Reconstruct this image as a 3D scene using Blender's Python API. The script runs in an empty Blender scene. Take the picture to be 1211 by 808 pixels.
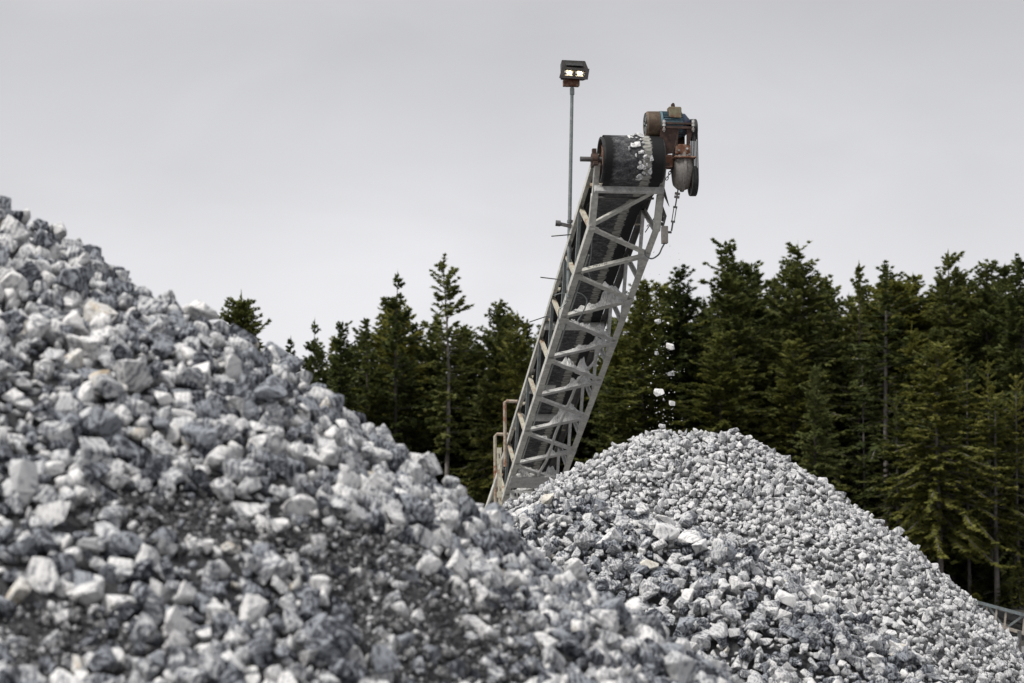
import bpy, bmesh, math, random
import numpy as np
from mathutils import Vector, Matrix, noise as mnoise
random.seed(7)
rng = np.random.default_rng(11)
S = bpy.context.scene
COL = S.collection

# ------------------------------------------------------------------ camera
CAMZ = 1.6
FPX, CX, CY, HOR = 2859.3, 605.5, 404.0, 683.0          # photo pixels, 85 mm lens on a 36 mm sensor
PITCH = math.atan((HOR - CY) / FPX)
cp, sp = math.cos(PITCH), math.sin(PITCH)
cam = bpy.data.cameras.new("camera"); camo = bpy.data.objects.new("camera", cam); COL.objects.link(camo)
camo.location = (0, 0, CAMZ); camo.rotation_euler = (math.pi / 2 + PITCH, 0, 0)
cam.lens = 85; cam.sensor_width = 36; cam.clip_start = 0.5; cam.clip_end = 6000
cam.dof.use_dof = True; cam.dof.focus_distance = 34.2; cam.dof.aperture_fstop = 2.5
S.camera = camo

# ------------------------------------------------------------------ sky and sun (overcast)
SUN_EL, SUN_AZ = math.radians(52), math.radians(-128)    # azimuth from +Y towards +X: left and a little behind the camera
W = bpy.data.worlds.new("World"); S.world = W; W.use_nodes = True
nt = W.node_tree; nt.nodes.clear()
def wn(t, **k):
    n = nt.nodes.new(t)
    for a, b in k.items(): setattr(n, a, b)
    return n
wl = nt.links.new
sky = wn('ShaderNodeTexSky', sky_type='NISHITA', sun_disc=False, sun_elevation=SUN_EL, sun_rotation=SUN_AZ)
sky.dust_density = 4.0
tc = wn('ShaderNodeTexCoord')
nz = wn('ShaderNodeTexNoise'); nz.inputs['Scale'].default_value = 2.2; nz.inputs['Detail'].default_value = 3; nz.inputs['Roughness'].default_value = .45
mp = wn('ShaderNodeMapping'); mp.inputs['Location'].default_value = (3.1, .7, .4); mp.inputs['Scale'].default_value = (1, 1, 2.2)
wl(tc.outputs['Generated'], mp.inputs['Vector']); wl(mp.outputs[0], nz.inputs['Vector'])
sx = wn('ShaderNodeSeparateXYZ'); wl(tc.outputs['Generated'], sx.inputs[0])
# broad overcast: brighter low and to the left, where the hidden sun stands
elr = wn('ShaderNodeMapRange'); elr.interpolation_type = 'SMOOTHSTEP'
elr.inputs['From Min'].default_value = 0.0; elr.inputs['From Max'].default_value = .26; elr.inputs['To Min'].default_value = 6.5; elr.inputs['To Max'].default_value = 4.05
wl(sx.outputs['Z'], elr.inputs['Value'])
azr = wn('ShaderNodeMapRange'); azr.inputs['From Min'].default_value = -.35; azr.inputs['From Max'].default_value = .35; azr.inputs['To Min'].default_value = 1.07; azr.inputs['To Max'].default_value = .86
wl(sx.outputs['X'], azr.inputs['Value'])
nr = wn('ShaderNodeMapRange'); nr.inputs['From Min'].default_value = .3; nr.inputs['From Max'].default_value = .7; nr.inputs['To Min'].default_value = .88; nr.inputs['To Max'].default_value = 1.10
wl(nz.outputs['Fac'], nr.inputs['Value'])
zen = wn('ShaderNodeMapRange'); zen.interpolation_type = 'SMOOTHSTEP'; zen.inputs['From Min'].default_value = .3; zen.inputs['From Max'].default_value = 1.0; zen.inputs['To Min'].default_value = 1.0; zen.inputs['To Max'].default_value = 1.45   # overcast raised towards the zenith, above the view, to add light
wl(sx.outputs['Z'], zen.inputs['Value'])
m0 = wn('ShaderNodeMath', operation='MULTIPLY'); wl(elr.outputs[0], m0.inputs[0]); wl(zen.outputs[0], m0.inputs[1])
m1 = wn('ShaderNodeMath', operation='MULTIPLY'); wl(m0.outputs[0], m1.inputs[0]); wl(azr.outputs[0], m1.inputs[1])
nz2 = wn('ShaderNodeTexNoise'); nz2.inputs['Scale'].default_value = 8; nz2.inputs['Detail'].default_value = 4; nz2.inputs['Distortion'].default_value = .6; wl(mp.outputs[0], nz2.inputs['Vector'])
nr2 = wn('ShaderNodeMapRange'); nr2.inputs['From Min'].default_value = .3; nr2.inputs['From Max'].default_value = .7; nr2.inputs['To Min'].default_value = .955; nr2.inputs['To Max'].default_value = 1.045; wl(nz2.outputs['Fac'], nr2.inputs['Value'])
m15 = wn('ShaderNodeMath', operation='MULTIPLY'); wl(nr.outputs[0], m15.inputs[0]); wl(nr2.outputs[0], m15.inputs[1])
m2 = wn('ShaderNodeMath', operation='MULTIPLY'); wl(m1.outputs[0], m2.inputs[0]); wl(m15.outputs[0], m2.inputs[1])
cc = wn('ShaderNodeVectorMath', operation='SCALE'); cc.inputs[0].default_value = (1.035, 1.03, 1.062); wl(m2.outputs[0], cc.inputs['Scale'])
mixs = wn('ShaderNodeMix', data_type='RGBA'); mixs.inputs['Factor'].default_value = .95
wl(sky.outputs[0], mixs.inputs['A']); wl(cc.outputs[0], mixs.inputs['B'])
bg = wn('ShaderNodeBackground'); bg.inputs['Strength'].default_value = .1
wo = wn('ShaderNodeOutputWorld'); wl(mixs.outputs['Result'], bg.inputs[0]); wl(bg.outputs[0], wo.inputs[0])
sd = bpy.data.lights.new("sun", 'SUN'); sd.energy = 2.1; sd.angle = math.radians(16); sd.color = (1, .965, .91)
so = bpy.data.objects.new("sun", sd); COL.objects.link(so)
sv = Vector((math.sin(SUN_AZ) * math.cos(SUN_EL), math.cos(SUN_AZ) * math.cos(SUN_EL), math.sin(SUN_EL)))
so.rotation_euler = (-sv).to_track_quat('-Z', 'Y').to_euler(); so.location = (0, 0, 60)
S.view_settings.view_transform = 'Standard'; S.view_settings.look = 'None'; S.view_settings.exposure = .5; S.view_settings.gamma = 1
S.cycles.use_denoising = True
S.cycles.max_bounces = 6

def at(px, py, Y):
    x = (px - CX) / FPX; z = (CY - py) / FPX
    d = Vector((x, cp - z * sp, sp + z * cp)) * (1 / (cp - z * sp))
    return Vector((d.x * Y, Y, d.z * Y + CAMZ))
def proj(P):
    P = np.atleast_2d(np.asarray(P, float)); z = P[:, 2] - CAMZ
    fw = P[:, 1] * cp + z * sp; up = -P[:, 1] * sp + z * cp
    return CX + FPX * P[:, 0] / fw, CY - FPX * up / fw

# ------------------------------------------------------------------ materials
def mat(name):
    m = bpy.data.materials.new(name); m.use_nodes = True
    n = m.node_tree; b = n.nodes['Principled BSDF']; return m, n, b
def N(n, t, **k):
    x = n.nodes.new(t)
    for a, v in k.items():
        if a in ('operation', 'data_type', 'blend_type', 'interpolation_type', 'wave_type', 'bands_direction', 'feature', 'distance'): setattr(x, a, v)
        else: x.inputs[a].default_value = v
    return x
def ramp(n, fac, stops):
    r = n.nodes.new('ShaderNodeValToRGB'); e = r.color_ramp.elements
    while len(e) < len(stops): e.new(.5)
    for i, (p, c) in enumerate(stops):
        e[i].position = p; e[i].color = (*c, 1)
    n.links.new(fac, r.inputs[0]); return r
def objcoord(n, jitter=True):
    t = n.nodes.new('ShaderNodeTexCoord')
    if not jitter: return t.outputs['Object']
    oi = n.nodes.new('ShaderNodeObjectInfo'); g = n.nodes.new('ShaderNodeNewGeometry')
    a = N(n, 'ShaderNodeMath', operation='ADD'); n.links.new(oi.outputs['Random'], a.inputs[0]); n.links.new(g.outputs['Random Per Island'], a.inputs[1])
    s = N(n, 'ShaderNodeVectorMath', operation='SCALE'); s.inputs[0].default_value = (17.3, 31.7, 23.1); n.links.new(a.outputs[0], s.inputs['Scale'])
    v = N(n, 'ShaderNodeVectorMath', operation='ADD'); n.links.new(t.outputs['Object'], v.inputs[0]); n.links.new(s.outputs[0], v.inputs[1])
    return v.outputs[0], a.outputs[0]

def rock_mat(name, lo, mid, hi, scale=12.5, dust=.0, stain=None, bump=.5):
    m, n, b = mat(name); L = n.links.new
    v, rnd = objcoord(n)
    n1 = N(n, 'ShaderNodeTexNoise', Scale=scale, Detail=7., Roughness=.62, Distortion=1.4); L(v, n1.inputs['Vector'])
    n2 = N(n, 'ShaderNodeTexNoise', Scale=scale * 6, Detail=6., Roughness=.7); L(v, n2.inputs['Vector'])
    w = N(n, 'ShaderNodeTexWave', Scale=scale * .8, Distortion=9., Detail=4.); w.inputs['Detail Scale'].default_value = 1.6; L(v, w.inputs['Vector'])
    a = N(n, 'ShaderNodeMath', operation='MULTIPLY_ADD'); L(n2.outputs[0], a.inputs[0]); a.inputs[1].default_value = .35; L(n1.outputs[0], a.inputs[2])
    a2 = N(n, 'ShaderNodeMath', operation='MULTIPLY_ADD'); L(w.outputs['Fac'], a2.inputs[0]); a2.inputs[1].default_value = .13; L(a.outputs[0], a2.inputs[2])
    fr = N(n, 'ShaderNodeMath', operation='FRACT'); sc = N(n, 'ShaderNodeMath', operation='MULTIPLY'); sc.inputs[1].default_value = 7.31
    L(rnd, sc.inputs[0]); L(sc.outputs[0], fr.inputs[0])
    a3 = N(n, 'ShaderNodeMath', operation='MULTIPLY_ADD'); L(fr.outputs[0], a3.inputs[0]); a3.inputs[1].default_value = .16; L(a2.outputs[0], a3.inputs[2])
    r = ramp(n, a3.outputs[0], [(.63, lo), (.76, mid), (.90, hi)])
    col = r.outputs[0]
    if stain:
        n3 = N(n, 'ShaderNodeTexNoise', Scale=scale * .9, Detail=3.); L(v, n3.inputs['Vector'])
        sr = ramp(n, n3.outputs[0], [(.52, (0, 0, 0)), (.66, (.8, .8, .8))])
        mx = N(n, 'ShaderNodeMix', data_type='RGBA'); L(sr.outputs[0], mx.inputs['Factor']); L(col, mx.inputs['A']); mx.inputs['B'].default_value = (*stain, 1); col = mx.outputs['Result']
    L(col, b.inputs['Base Color']); b.inputs['Roughness'].default_value = .82; b.inputs['Specular IOR Level'].default_value = .3
    bm = N(n, 'ShaderNodeBump', Strength=bump, Distance=.012); L(n2.outputs[0], bm.inputs['Height']); L(bm.outputs[0], b.inputs['Normal'])
    return m
ROCK = {
 'pale': rock_mat('rock_pale', (.20, .205, .22), (.52, .52, .525), (.78, .775, .765)),
 'grey': rock_mat('rock_grey', (.065, .07, .08), (.22, .23, .25), (.60, .605, .61)),
 'dark': rock_mat('rock_dark', (.016, .018, .024), (.055, .060, .075), (.30, .32, .35)),
 'stain': rock_mat('rock_stained', (.26, .25, .24), (.50, .48, .44), (.74, .73, .70), stain=(.52, .41, .27)),
 'cream': rock_mat('rock_cream', (.45, .40, .32), (.66, .62, .54), (.78, .75, .68)),
 'dusty': rock_mat('stone_dusty', (.24, .243, .25), (.47, .473, .48), (.69, .69, .69), scale=14, bump=.4),
 'dusty2': rock_mat('stone_dusty_grey', (.14, .145, .155), (.29, .295, .31), (.52, .525, .53), scale=14, bump=.4),
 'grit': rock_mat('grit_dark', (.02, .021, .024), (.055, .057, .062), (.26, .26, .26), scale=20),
}

def metal(name, base, alt, scale=9., rough=.55, metallic=.3, thr=(.45, .62), bump=.25):
    m, n, b = mat(name); L = n.links.new
    v, rnd = objcoord(n)
    n1 = N(n, 'ShaderNodeTexNoise', Scale=scale, Detail=8., Roughness=.7); L(v, n1.inputs['Vector'])
    r = ramp(n, n1.outputs[0], [(thr[0], base), (thr[1], alt)])
    n2 = N(n, 'ShaderNodeTexNoise', Scale=scale * 5, Detail=4.); L(v, n2.inputs['Vector'])
    mx = N(n, 'ShaderNodeMix', data_type='RGBA', blend_type='MULTIPLY', Factor=.6); L(r.outputs[0], mx.inputs['A'])
    r2 = ramp(n, n2.outputs[0], [(.3, (.55, .55, .55)), (.7, (1.15, 1.15, 1.15))]); L(r2.outputs[0], mx.inputs['B'])
    L(mx.outputs['Result'], b.inputs['Base Color']); b.inputs['Metallic'].default_value = metallic; b.inputs['Roughness'].default_value = rough
    bm = N(n, 'ShaderNodeBump', Strength=bump, Distance=.004); L(n2.outputs[0], bm.inputs['Height']); L(bm.outputs[0], b.inputs['Normal'])
    return m
M = {
 'paint': metal('truss_paint', (.66, .655, .60), (.42, .41, .375), 3.5, .55, .1, (.42, .66)),
 'paint_rust': metal('truss_paint_rust', (.60, .57, .46), (.36, .20, .12), 5, .6, .1, (.5, .66)),
 'dusted': metal('dust_covered_steel', (.60, .60, .585), (.42, .42, .41), 7, .85, 0, (.4, .65)),
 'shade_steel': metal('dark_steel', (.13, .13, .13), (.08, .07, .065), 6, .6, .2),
 'galv': metal('galvanised', (.22, .25, .25), (.30, .32, .31), 12, .45, .5),
 'rust': metal('rusty_steel', (.16, .065, .035), (.30, .20, .15), 10, .8, .1),
 'rust_pale': metal('rusty_cream_paint', (.42, .37, .29), (.26, .10, .05), 5, .7, .05, (.48, .6)),
 'brown': metal('dark_rust_brown', (.055, .033, .026), (.11, .06, .045), 9, .7, .15),
 'cowl': metal('fan_cowl_brown', (.085, .055, .035), (.16, .12, .08), 7, .65, .15),
 'blue': metal('faded_blue_paint', (.11, .19, .23), (.12, .10, .08), 8, .5, .1, (.5, .66)),
 'navy': metal('dark_blue_paint', (.035, .06, .12), (.05, .05, .055), 8, .5, .1),
 'olive': metal('rusty_olive_paint', (.17, .15, .095), (.12, .06, .03), 9, .6, .1, (.45, .6)),
 'gear': metal('dust_caked_cast_iron', (.24, .225, .21), (.13, .085, .065), 7, .9, .05, (.5, .68), .8),
 'black': metal('black_rubber', (.014, .014, .015), (.045, .044, .042), 20, .6, 0),
 'white': metal('white_nut', (.6, .6, .58), (.5, .48, .45), 9, .4, .2),
 'lamp': metal('lamp_housing', (.018, .017, .016), (.04, .034, .03), 9, .5, .3),
 'bluegrey': metal('blue_grey_rail', (.22, .26, .27), (.16, .17, .17), 5, .55, .2),
 'tan': metal('tan_timber_steel', (.42, .385, .34), (.28, .24, .20), 6, .7, 0),
}
def plain(name, c, rough=.5, emit=None, es=0, metallic=0, trans=0):
    m, n, b = mat(name); b.inputs['Base Color'].default_value = (*c, 1); b.inputs['Roughness'].default_value = rough; b.inputs['Metallic'].default_value = metallic
    if emit: b.inputs['Emission Color'].default_value = (*emit, 1); b.inputs['Emission Strength'].default_value = es
    if trans: b.inputs['Transmission Weight'].default_value = trans
    return m
M['bulb'] = plain('lit_bulb', (1, .9, .7), .4, (1, .80, .45), 5)
M['reflector'] = plain('reflector', (.9, .85, .7), .18, None, 0, 1)
M['glass'] = plain('lamp_glass', (1, 1, 1), .02, trans=1)
M['ink'] = plain('black_marker', (.01, .01, .01), .6)

def belt_mat():
    m, n, b = mat('belt_rubber'); L = n.links.new
    t = n.nodes.new('ShaderNodeTexCoord'); s = n.nodes.new('ShaderNodeSeparateXYZ'); L(t.outputs['Object'], s.inputs[0])
    nb = N(n, 'ShaderNodeTexNoise', Scale=9., Detail=6., Roughness=.65)
    mpn = n.nodes.new('ShaderNodeMapping'); mpn.inputs['Scale'].default_value = (1, 1.6, 1.6); L(t.outputs['Object'], mpn.inputs[0]); L(mpn.outputs[0], nb.inputs['Vector'])
    st = N(n, 'ShaderNodeTexNoise', Scale=1., Detail=3.); mp2 = n.nodes.new('ShaderNodeMapping'); mp2.inputs['Scale'].default_value = (7, 26, 26); L(t.outputs['Object'], mp2.inputs[0]); L(mp2.outputs[0], st.inputs['Vector'])
    wob = N(n, 'ShaderNodeMath', operation='MULTIPLY_ADD'); L(nb.outputs[0], wob.inputs[0]); wob.inputs[1].default_value = .10; L(s.outputs['X'], wob.inputs[2])
    wob2 = N(n, 'ShaderNodeMath', operation='MULTIPLY_ADD'); L(st.outputs[0], wob2.inputs[0]); wob2.inputs[1].default_value = .09; L(wob.outputs[0], wob2.inputs[2])
    # bands across the belt (x is metres across the truss): black edge, grey mottled middle, pale caked stripe, black strip
    r = ramp(n, wob2.outputs[0], [(.0, (0.0, 0, 0)), (.30, (.0, .0, .0)), (.38, (.10, .10, .10)), (.74, (.16, .16, .16)), (.765, (1, 1, 1)), (.865, (1, 1, 1)), (.88, (0, 0, 0)), (1., (0, 0, 0))])
    fs_ = N(n, 'ShaderNodeTexNoise', Scale=42., Detail=6., Roughness=.75); L(t.outputs['Object'], fs_.inputs['Vector'])
    mix_ = N(n, 'ShaderNodeMath', operation='MULTIPLY_ADD'); L(fs_.outputs[0], mix_.inputs[0]); mix_.inputs[1].default_value = .9; L(nb.outputs[0], mix_.inputs[2])
    mott = ramp(n, mix_.outputs[0], [(.82, (.012, .012, .014)), (.98, (.055, .055, .06)), (1.0, (.10, .10, .105)), (1.14, (.34, .34, .34))]); mott.color_ramp.elements[0].position = .38; mott.color_ramp.elements[1].position = .50; mott.color_ramp.elements[2].position = .57; mott.color_ramp.elements[3].position = .72
    hv = N(n, 'ShaderNodeMath', operation='MULTIPLY'); L(mix_.outputs[0], hv.inputs[0]); hv.inputs[1].default_value = .55; n.links.new(hv.outputs[0], mott.inputs[0])
    stp = ramp(n, st.outputs[0], [(.38, (.15, .148, .135)), (.55, (.36, .355, .32))])
    g1 = ramp(n, r.outputs[0], [(.01, (0, 0, 0)), (.09, (1, 1, 1))]); g2 = ramp(n, r.outputs[0], [(.4, (0, 0, 0)), (.7, (1, 1, 1))])
    x1 = N(n, 'ShaderNodeMix', data_type='RGBA'); L(g1.outputs[0], x1.inputs['Factor']); x1.inputs['A'].default_value = (.010, .010, .011, 1); L(mott.outputs[0], x1.inputs['B'])
    x2 = N(n, 'ShaderNodeMix', data_type='RGBA'); L(g2.outputs[0], x2.inputs['Factor']); L(x1.outputs['Result'], x2.inputs['A']); L(stp.outputs[0], x2.inputs['B'])
    L(x2.outputs['Result'], b.inputs['Base Color']); b.inputs['Roughness'].default_value = .75; b.inputs['Specular IOR Level'].default_value = .3
    bm = N(n, 'ShaderNodeBump', Strength=.6, Distance=.01); L(nb.outputs[0], bm.inputs['Height']); L(bm.outputs[0], b.inputs['Normal'])
    return m
M['belt'] = belt_mat()

def foliage_mat(name, c0, c1, c2):
    m, n, b = mat(name); L = n.links.new
    g = n.nodes.new('ShaderNodeNewGeometry'); oi = n.nodes.new('ShaderNodeObjectInfo')
    nn = N(n, 'ShaderNodeTexNoise', Scale=.9, Detail=3.); L(g.outputs['Position'], nn.inputs['Vector'])
    a = N(n, 'ShaderNodeMath', operation='MULTIPLY_ADD'); L(oi.outputs['Random'], a.inputs[0]); a.inputs[1].default_value = .45; L(nn.outputs[0], a.inputs[2])
    a2 = N(n, 'ShaderNodeMath', operation='MULTIPLY_ADD'); L(g.outputs['Random Per Island'], a2.inputs[0]); a2.inputs[1].default_value = .22; L(a.outputs[0], a2.inputs[2])
    r = ramp(n, a2.outputs[0], [(.45, c0), (.80, c1), (1.0, c2)])
    L(r.outputs[0], b.inputs['Base Color']); b.inputs['Roughness'].default_value = .75; b.inputs['Specular IOR Level'].default_value = .2
    tr = n.nodes.new('ShaderNodeBsdfTranslucent'); L(r.outputs[0], tr.inputs[0]); ms = n.nodes.new('ShaderNodeMixShader'); ms.inputs[0].default_value = .38
    L(b.outputs[0], ms.inputs[1]); L(tr.outputs[0], ms.inputs[2]); L(ms.outputs[0], n.nodes['Material Output'].inputs[0]); return m
FOL = {'dark': foliage_mat('needles_dark', (.040, .057, .021), (.098, .122, .038), (.17, .182, .058)),
       'olive': foliage_mat('needles_olive', (.085, .10, .028), (.178, .188, .048), (.26, .256, .068)),
       'pale': foliage_mat('needles_pale', (.13, .15, .055), (.20, .225, .08), (.27, .29, .11))}
M['bark'] = metal('bark', (.085, .072, .060), (.045, .038, .032), 3, .9, 0, (.4, .6), .8)
M['bark_pale'] = metal('bark_pale', (.24, .22, .20), (.12, .105, .095), 3, .9, 0, (.4, .6), .8)

def ground_mat(name, a, c, sc):
    m, n, b = mat(name); L = n.links.new; t = n.nodes.new('ShaderNodeTexCoord')
    n1 = N(n, 'ShaderNodeTexNoise', Scale=sc, Detail=10., Roughness=.7); L(t.outputs['Object'], n1.inputs['Vector'])
    r = ramp(n, n1.outputs[0], [(.35, a), (.68, c)]); L(r.outputs[0], b.inputs['Base Color']); b.inputs['Roughness'].default_value = .95
    bm = N(n, 'ShaderNodeBump', Strength=.8, Distance=.05); L(n1.outputs[0], bm.inputs['Height']); L(bm.outputs[0], b.inputs['Normal']); return m
M['ground'] = ground_mat('quarry_floor', (.12, .12, .12), (.26, .255, .25), 3)
M['litter'] = ground_mat('forest_litter', (.015, .014, .01), (.035, .032, .02), 2)
M['core'] = ground_mat('crushed_stone_shadow', (.03, .031, .034), (.10, .10, .105), 40)  # gravel tone kept dark as shadow fill between the stones
M['core_pale'] = ground_mat('fine_pale_stone', (.10, .10, .105), (.26, .26, .265), 30)

# ------------------------------------------------------------------ mesh helpers
class MB:
    def __init__(s): s.v = []; s.f = []; s.mi = []
    def add(s, vs, fs, mi=0):
        o = len(s.v); s.v += [tuple(v) for v in vs]; s.f += [tuple(i + o for i in f) for f in fs]; s.mi += [mi] * len(fs); return s
    def box(s, c, X, Y, Z, mi=0):           # centre and three half-axes
        c = Vector(c); vs = [c + X * i + Y * j + Z * k for i in (-1, 1) for j in (-1, 1) for k in (-1, 1)]
        return s.add(vs, [(0, 1, 3, 2), (4, 6, 7, 5), (0, 4, 5, 1), (2, 3, 7, 6), (0, 2, 6, 4), (1, 5, 7, 3)], mi)
    def bar(s, p, q, w, h, up=Vector((0, 0, 1))):
        p, q = Vector(p), Vector(q); d = (q - p); l = d.length; d.normalize(); a = d.cross(up)
        if a.length < 1e-4: a = d.cross(Vector((1, 0, 0)))
        a.normalize(); b = a.cross(d)
        return s.box((p + q) / 2, a * w / 2, d * l / 2, b * h / 2)
    def angle(s, p, q, w, t, e1, e2):       # angle iron: legs along e1 and e2 from the heel line p-q
        p, q = Vector(p), Vector(q); e1 = e1.normalized(); e2 = e2.normalized()
        pr = [e1 * 0, e1 * w, e1 * w + e2 * t, e1 * t + e2 * t, e1 * t + e2 * w, e2 * w]
        vs = [p + x for x in pr] + [q + x for x in pr]; k = 6
        return s.add(vs, [(i, (i + 1) % k, (i + 1) % k + k, i + k) for i in range(k)] + [(5, 4, 3, 2, 1, 0), (6, 7, 8, 9, 10, 11)])
    def cyl(s, p, q, r, n=16, r2=None, cap=True):
        p, q = Vector(p), Vector(q); r2 = r if r2 is None else r2; d = (q - p).normalized()
        a = d.orthogonal().normalized(); b = d.cross(a)
        vs = [p + (a * math.cos(t) + b * math.sin(t)) * r for t in [2 * math.pi * i / n for i in range(n)]] + [q + (a * math.cos(t) + b * math.sin(t)) * r2 for t in [2 * math.pi * i / n for i in range(n)]]
        fs = [(i, (i + 1) % n, (i + 1) % n + n, i + n) for i in range(n)]
        if cap: fs += [tuple(range(n))[::-1], tuple(range(n, 2 * n))]
        return s.add(vs, fs)
    def lathe(s, o, axis, prof, n=28):      # prof: (distance along axis, radius)
        o = Vector(o); d = axis.normalized(); a = d.orthogonal().normalized(); b = d.cross(a); vs = []; fs = []
        for (h, r) in prof:
            for i in range(n):
                t = 2 * math.pi * i / n; vs.append(o + d * h + (a * math.cos(t) + b * math.sin(t)) * max(r, 1e-4))
        for k in range(len(prof) - 1):
            for i in range(n):
                j = (i + 1) % n; fs.append((k * n + i, k * n + j, (k + 1) * n + j, (k + 1) * n + i))
        return s.add(vs, fs)
    def tube(s, pts, r, n=8):
        pts = [Vector(p) for p in pts]; vs = []; fs = []; a = None
        for i, p in enumerate(pts):
            d = (pts[min(i + 1, len(pts) - 1)] - pts[max(i - 1, 0)]).normalized()
            a = d.orthogonal().normalized() if a is None else (a - d * a.dot(d)).normalized(); b = d.cross(a)
            vs += [p + (a * math.cos(2 * math.pi * k / n) + b * math.sin(2 * math.pi * k / n)) * r for k in range(n)]
        for i in range(len(pts) - 1):
            for k in range(n):
                j = (k + 1) % n; fs.append((i * n + k, i * n + j, (i + 1) * n + j, (i + 1) * n + k))
        fs += [tuple(range(n))[::-1], tuple(range((len(pts) - 1) * n, len(pts) * n))]
        return s.add(vs, fs)
    def plate(s, poly, nrm, t):
        poly = [Vector(p) for p in poly]; k = len(poly); o = nrm.normalized() * t / 2
        return s.add([p - o for p in poly] + [p + o for p in poly], [tuple(range(k))[::-1], tuple(range(k, 2 * k))] + [(i, (i + 1) % k, (i + 1) % k + k, i + k) for i in range(k)])
def smooth_line(pts, k=6):
    pts = [Vector(p) for p in pts]; out = []; P = [pts[0]] + pts + [pts[-1]]
    for i in range(1, len(P) - 2):
        for j in range(k):
            t = j / k; a, b, c, d = P[i - 1], P[i], P[i + 1], P[i + 2]
            out.append(.5 * ((2 * b) + (c - a) * t + (2 * a - 5 * b + 4 * c - d) * t * t + (3 * b - a - 3 * c + d) * t ** 3))
    return out + [pts[-1]]

WORLD = {}
def root(name, label, cat, group=None, loc=(0, 0, 0), mtx=None, kind=None):
    o = bpy.data.objects.new(name, None); COL.objects.link(o); o.empty_display_size = .3
    o.matrix_world = mtx if mtx is not None else Matrix.Translation(Vector(loc)); WORLD[o.name] = o.matrix_world.copy()
    o['label'] = label; o['category'] = cat
    if group: o['group'] = group
    return o
def link(name, me, m, parent=None, **props):
    o = bpy.data.objects.new(name, me); COL.objects.link(o)
    if m is not None:
        for x in (m if isinstance(m, list) else [m]): me.materials.append(x)
    if parent is not None: o.parent = parent; WORLD[o.name] = WORLD[parent.name]
    for k, v in props.items(): o[k] = v
    return o
def obj(name, mb, m, parent=None, smooth=None, bevel=0, **props):
    """link a mesh given in world coordinates; parts sit with an identity transform inside their thing"""
    vs = mb.v
    if parent is not None:
        inv = WORLD[parent.name].inverted(); vs = [inv @ Vector(v) for v in vs]
    me = bpy.data.meshes.new(name); me.from_pydata([tuple(v) for v in vs], [], mb.f)
    bm = bmesh.new(); bm.from_mesh(me); bmesh.ops.recalc_face_normals(bm, faces=bm.faces)
    if bevel: bmesh.ops.bevel(bm, geom=[e for e in bm.edges if len(e.link_faces) == 2 and e.calc_face_angle(0) > .6], offset=bevel, segments=1, affect='EDGES', clamp_overlap=True)
    bm.to_mesh(me); bm.free()
    if smooth: me.shade_smooth(); me.set_sharp_from_angle(angle=math.radians(smooth))
    return link(name, me, m, parent, **props)

# ------------------------------------------------------------------ terrain and heaps
def vnoise(x, y, sc, seed=0):
    x = np.asarray(x) * sc; y = np.asarray(y) * sc
    xi = np.floor(x).astype(int); yi = np.floor(y).astype(int); fx = x - xi; fy = y - yi; fx = fx * fx * (3 - 2 * fx); fy = fy * fy * (3 - 2 * fy)
    def h(a, b):
        v = np.sin(a * 127.1 + b * 311.7 + seed * 74.7) * 43758.5453; return v - np.floor(v)
    return (h(xi, yi) * (1 - fx) + h(xi + 1, yi) * fx) * (1 - fy) + (h(xi, yi + 1) * (1 - fx) + h(xi + 1, yi + 1) * fx) * fy - .5
def seg_dist(x, y, A, B):
    ax, ay = A; bx, by = B; dx, dy = bx - ax, by - ay; L2 = dx * dx + dy * dy + 1e-9
    t = np.clip(((x - ax) * dx + (y - ay) * dy) / L2, 0, 1); return np.hypot(x - ax - t * dx, y - ay - t * dy), t
def H_near(x, y):
    r, t = seg_dist(x, y, (-4.3, 16.2), (-3.7, 16.0)); r = np.sqrt(r * r + .15)
    return 4.34 - .668 * r + .15 * vnoise(x, y, .7, 1) + .10 * vnoise(x, y, 1.9, 2) + .05 * vnoise(x, y, 4.5, 2)
def H_mid(x, y):
    r, t = seg_dist(x, y, (.75, 26.0), (1.95, 25.6)); r = np.sqrt(r * r + .1)
    return 2.66 - .36 * t - .71 * r + .20 * vnoise(x, y, .9, 3) + .12 * vnoise(x, y, 2.3, 4)
def H_far(x, y):
    r, t = seg_dist(x, y, (2.35, 33.6), (3.0, 33.5)); r2 = np.sqrt(r * r + .12)
    c = np.clip(-(x - 2.35) / (r + .01), 0, 1); s = .745 * (1 - c) + .54 * c
    s2 = .12 * np.maximum(0, r - 2.1) ** 2 * np.clip((x - 3) / (r + .01), 0, 1)
    return 3.85 - s * r2 - s2 + .08 * vnoise(x, y, .8, 5) + .06 * vnoise(x, y, 2.2, 6)
def H_all(x, y): return np.maximum(np.maximum(H_near(x, y), H_mid(x, y)), np.maximum(H_far(x, y), 0))

def visible(P, clear=.12):
    """True where no heap stands between the camera and the point"""
    P = np.asarray(P); ok = np.ones(len(P), bool)
    for t in np.linspace(.2, .985, 90):
        q = P * t + np.array([0, 0, CAMZ]) * (1 - t)
        d = np.linalg.norm(P - q, axis=1)
        ok &= ~((H_all(q[:, 0], q[:, 1]) > q[:, 2] + clear) & (d > .45))
    return ok

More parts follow.
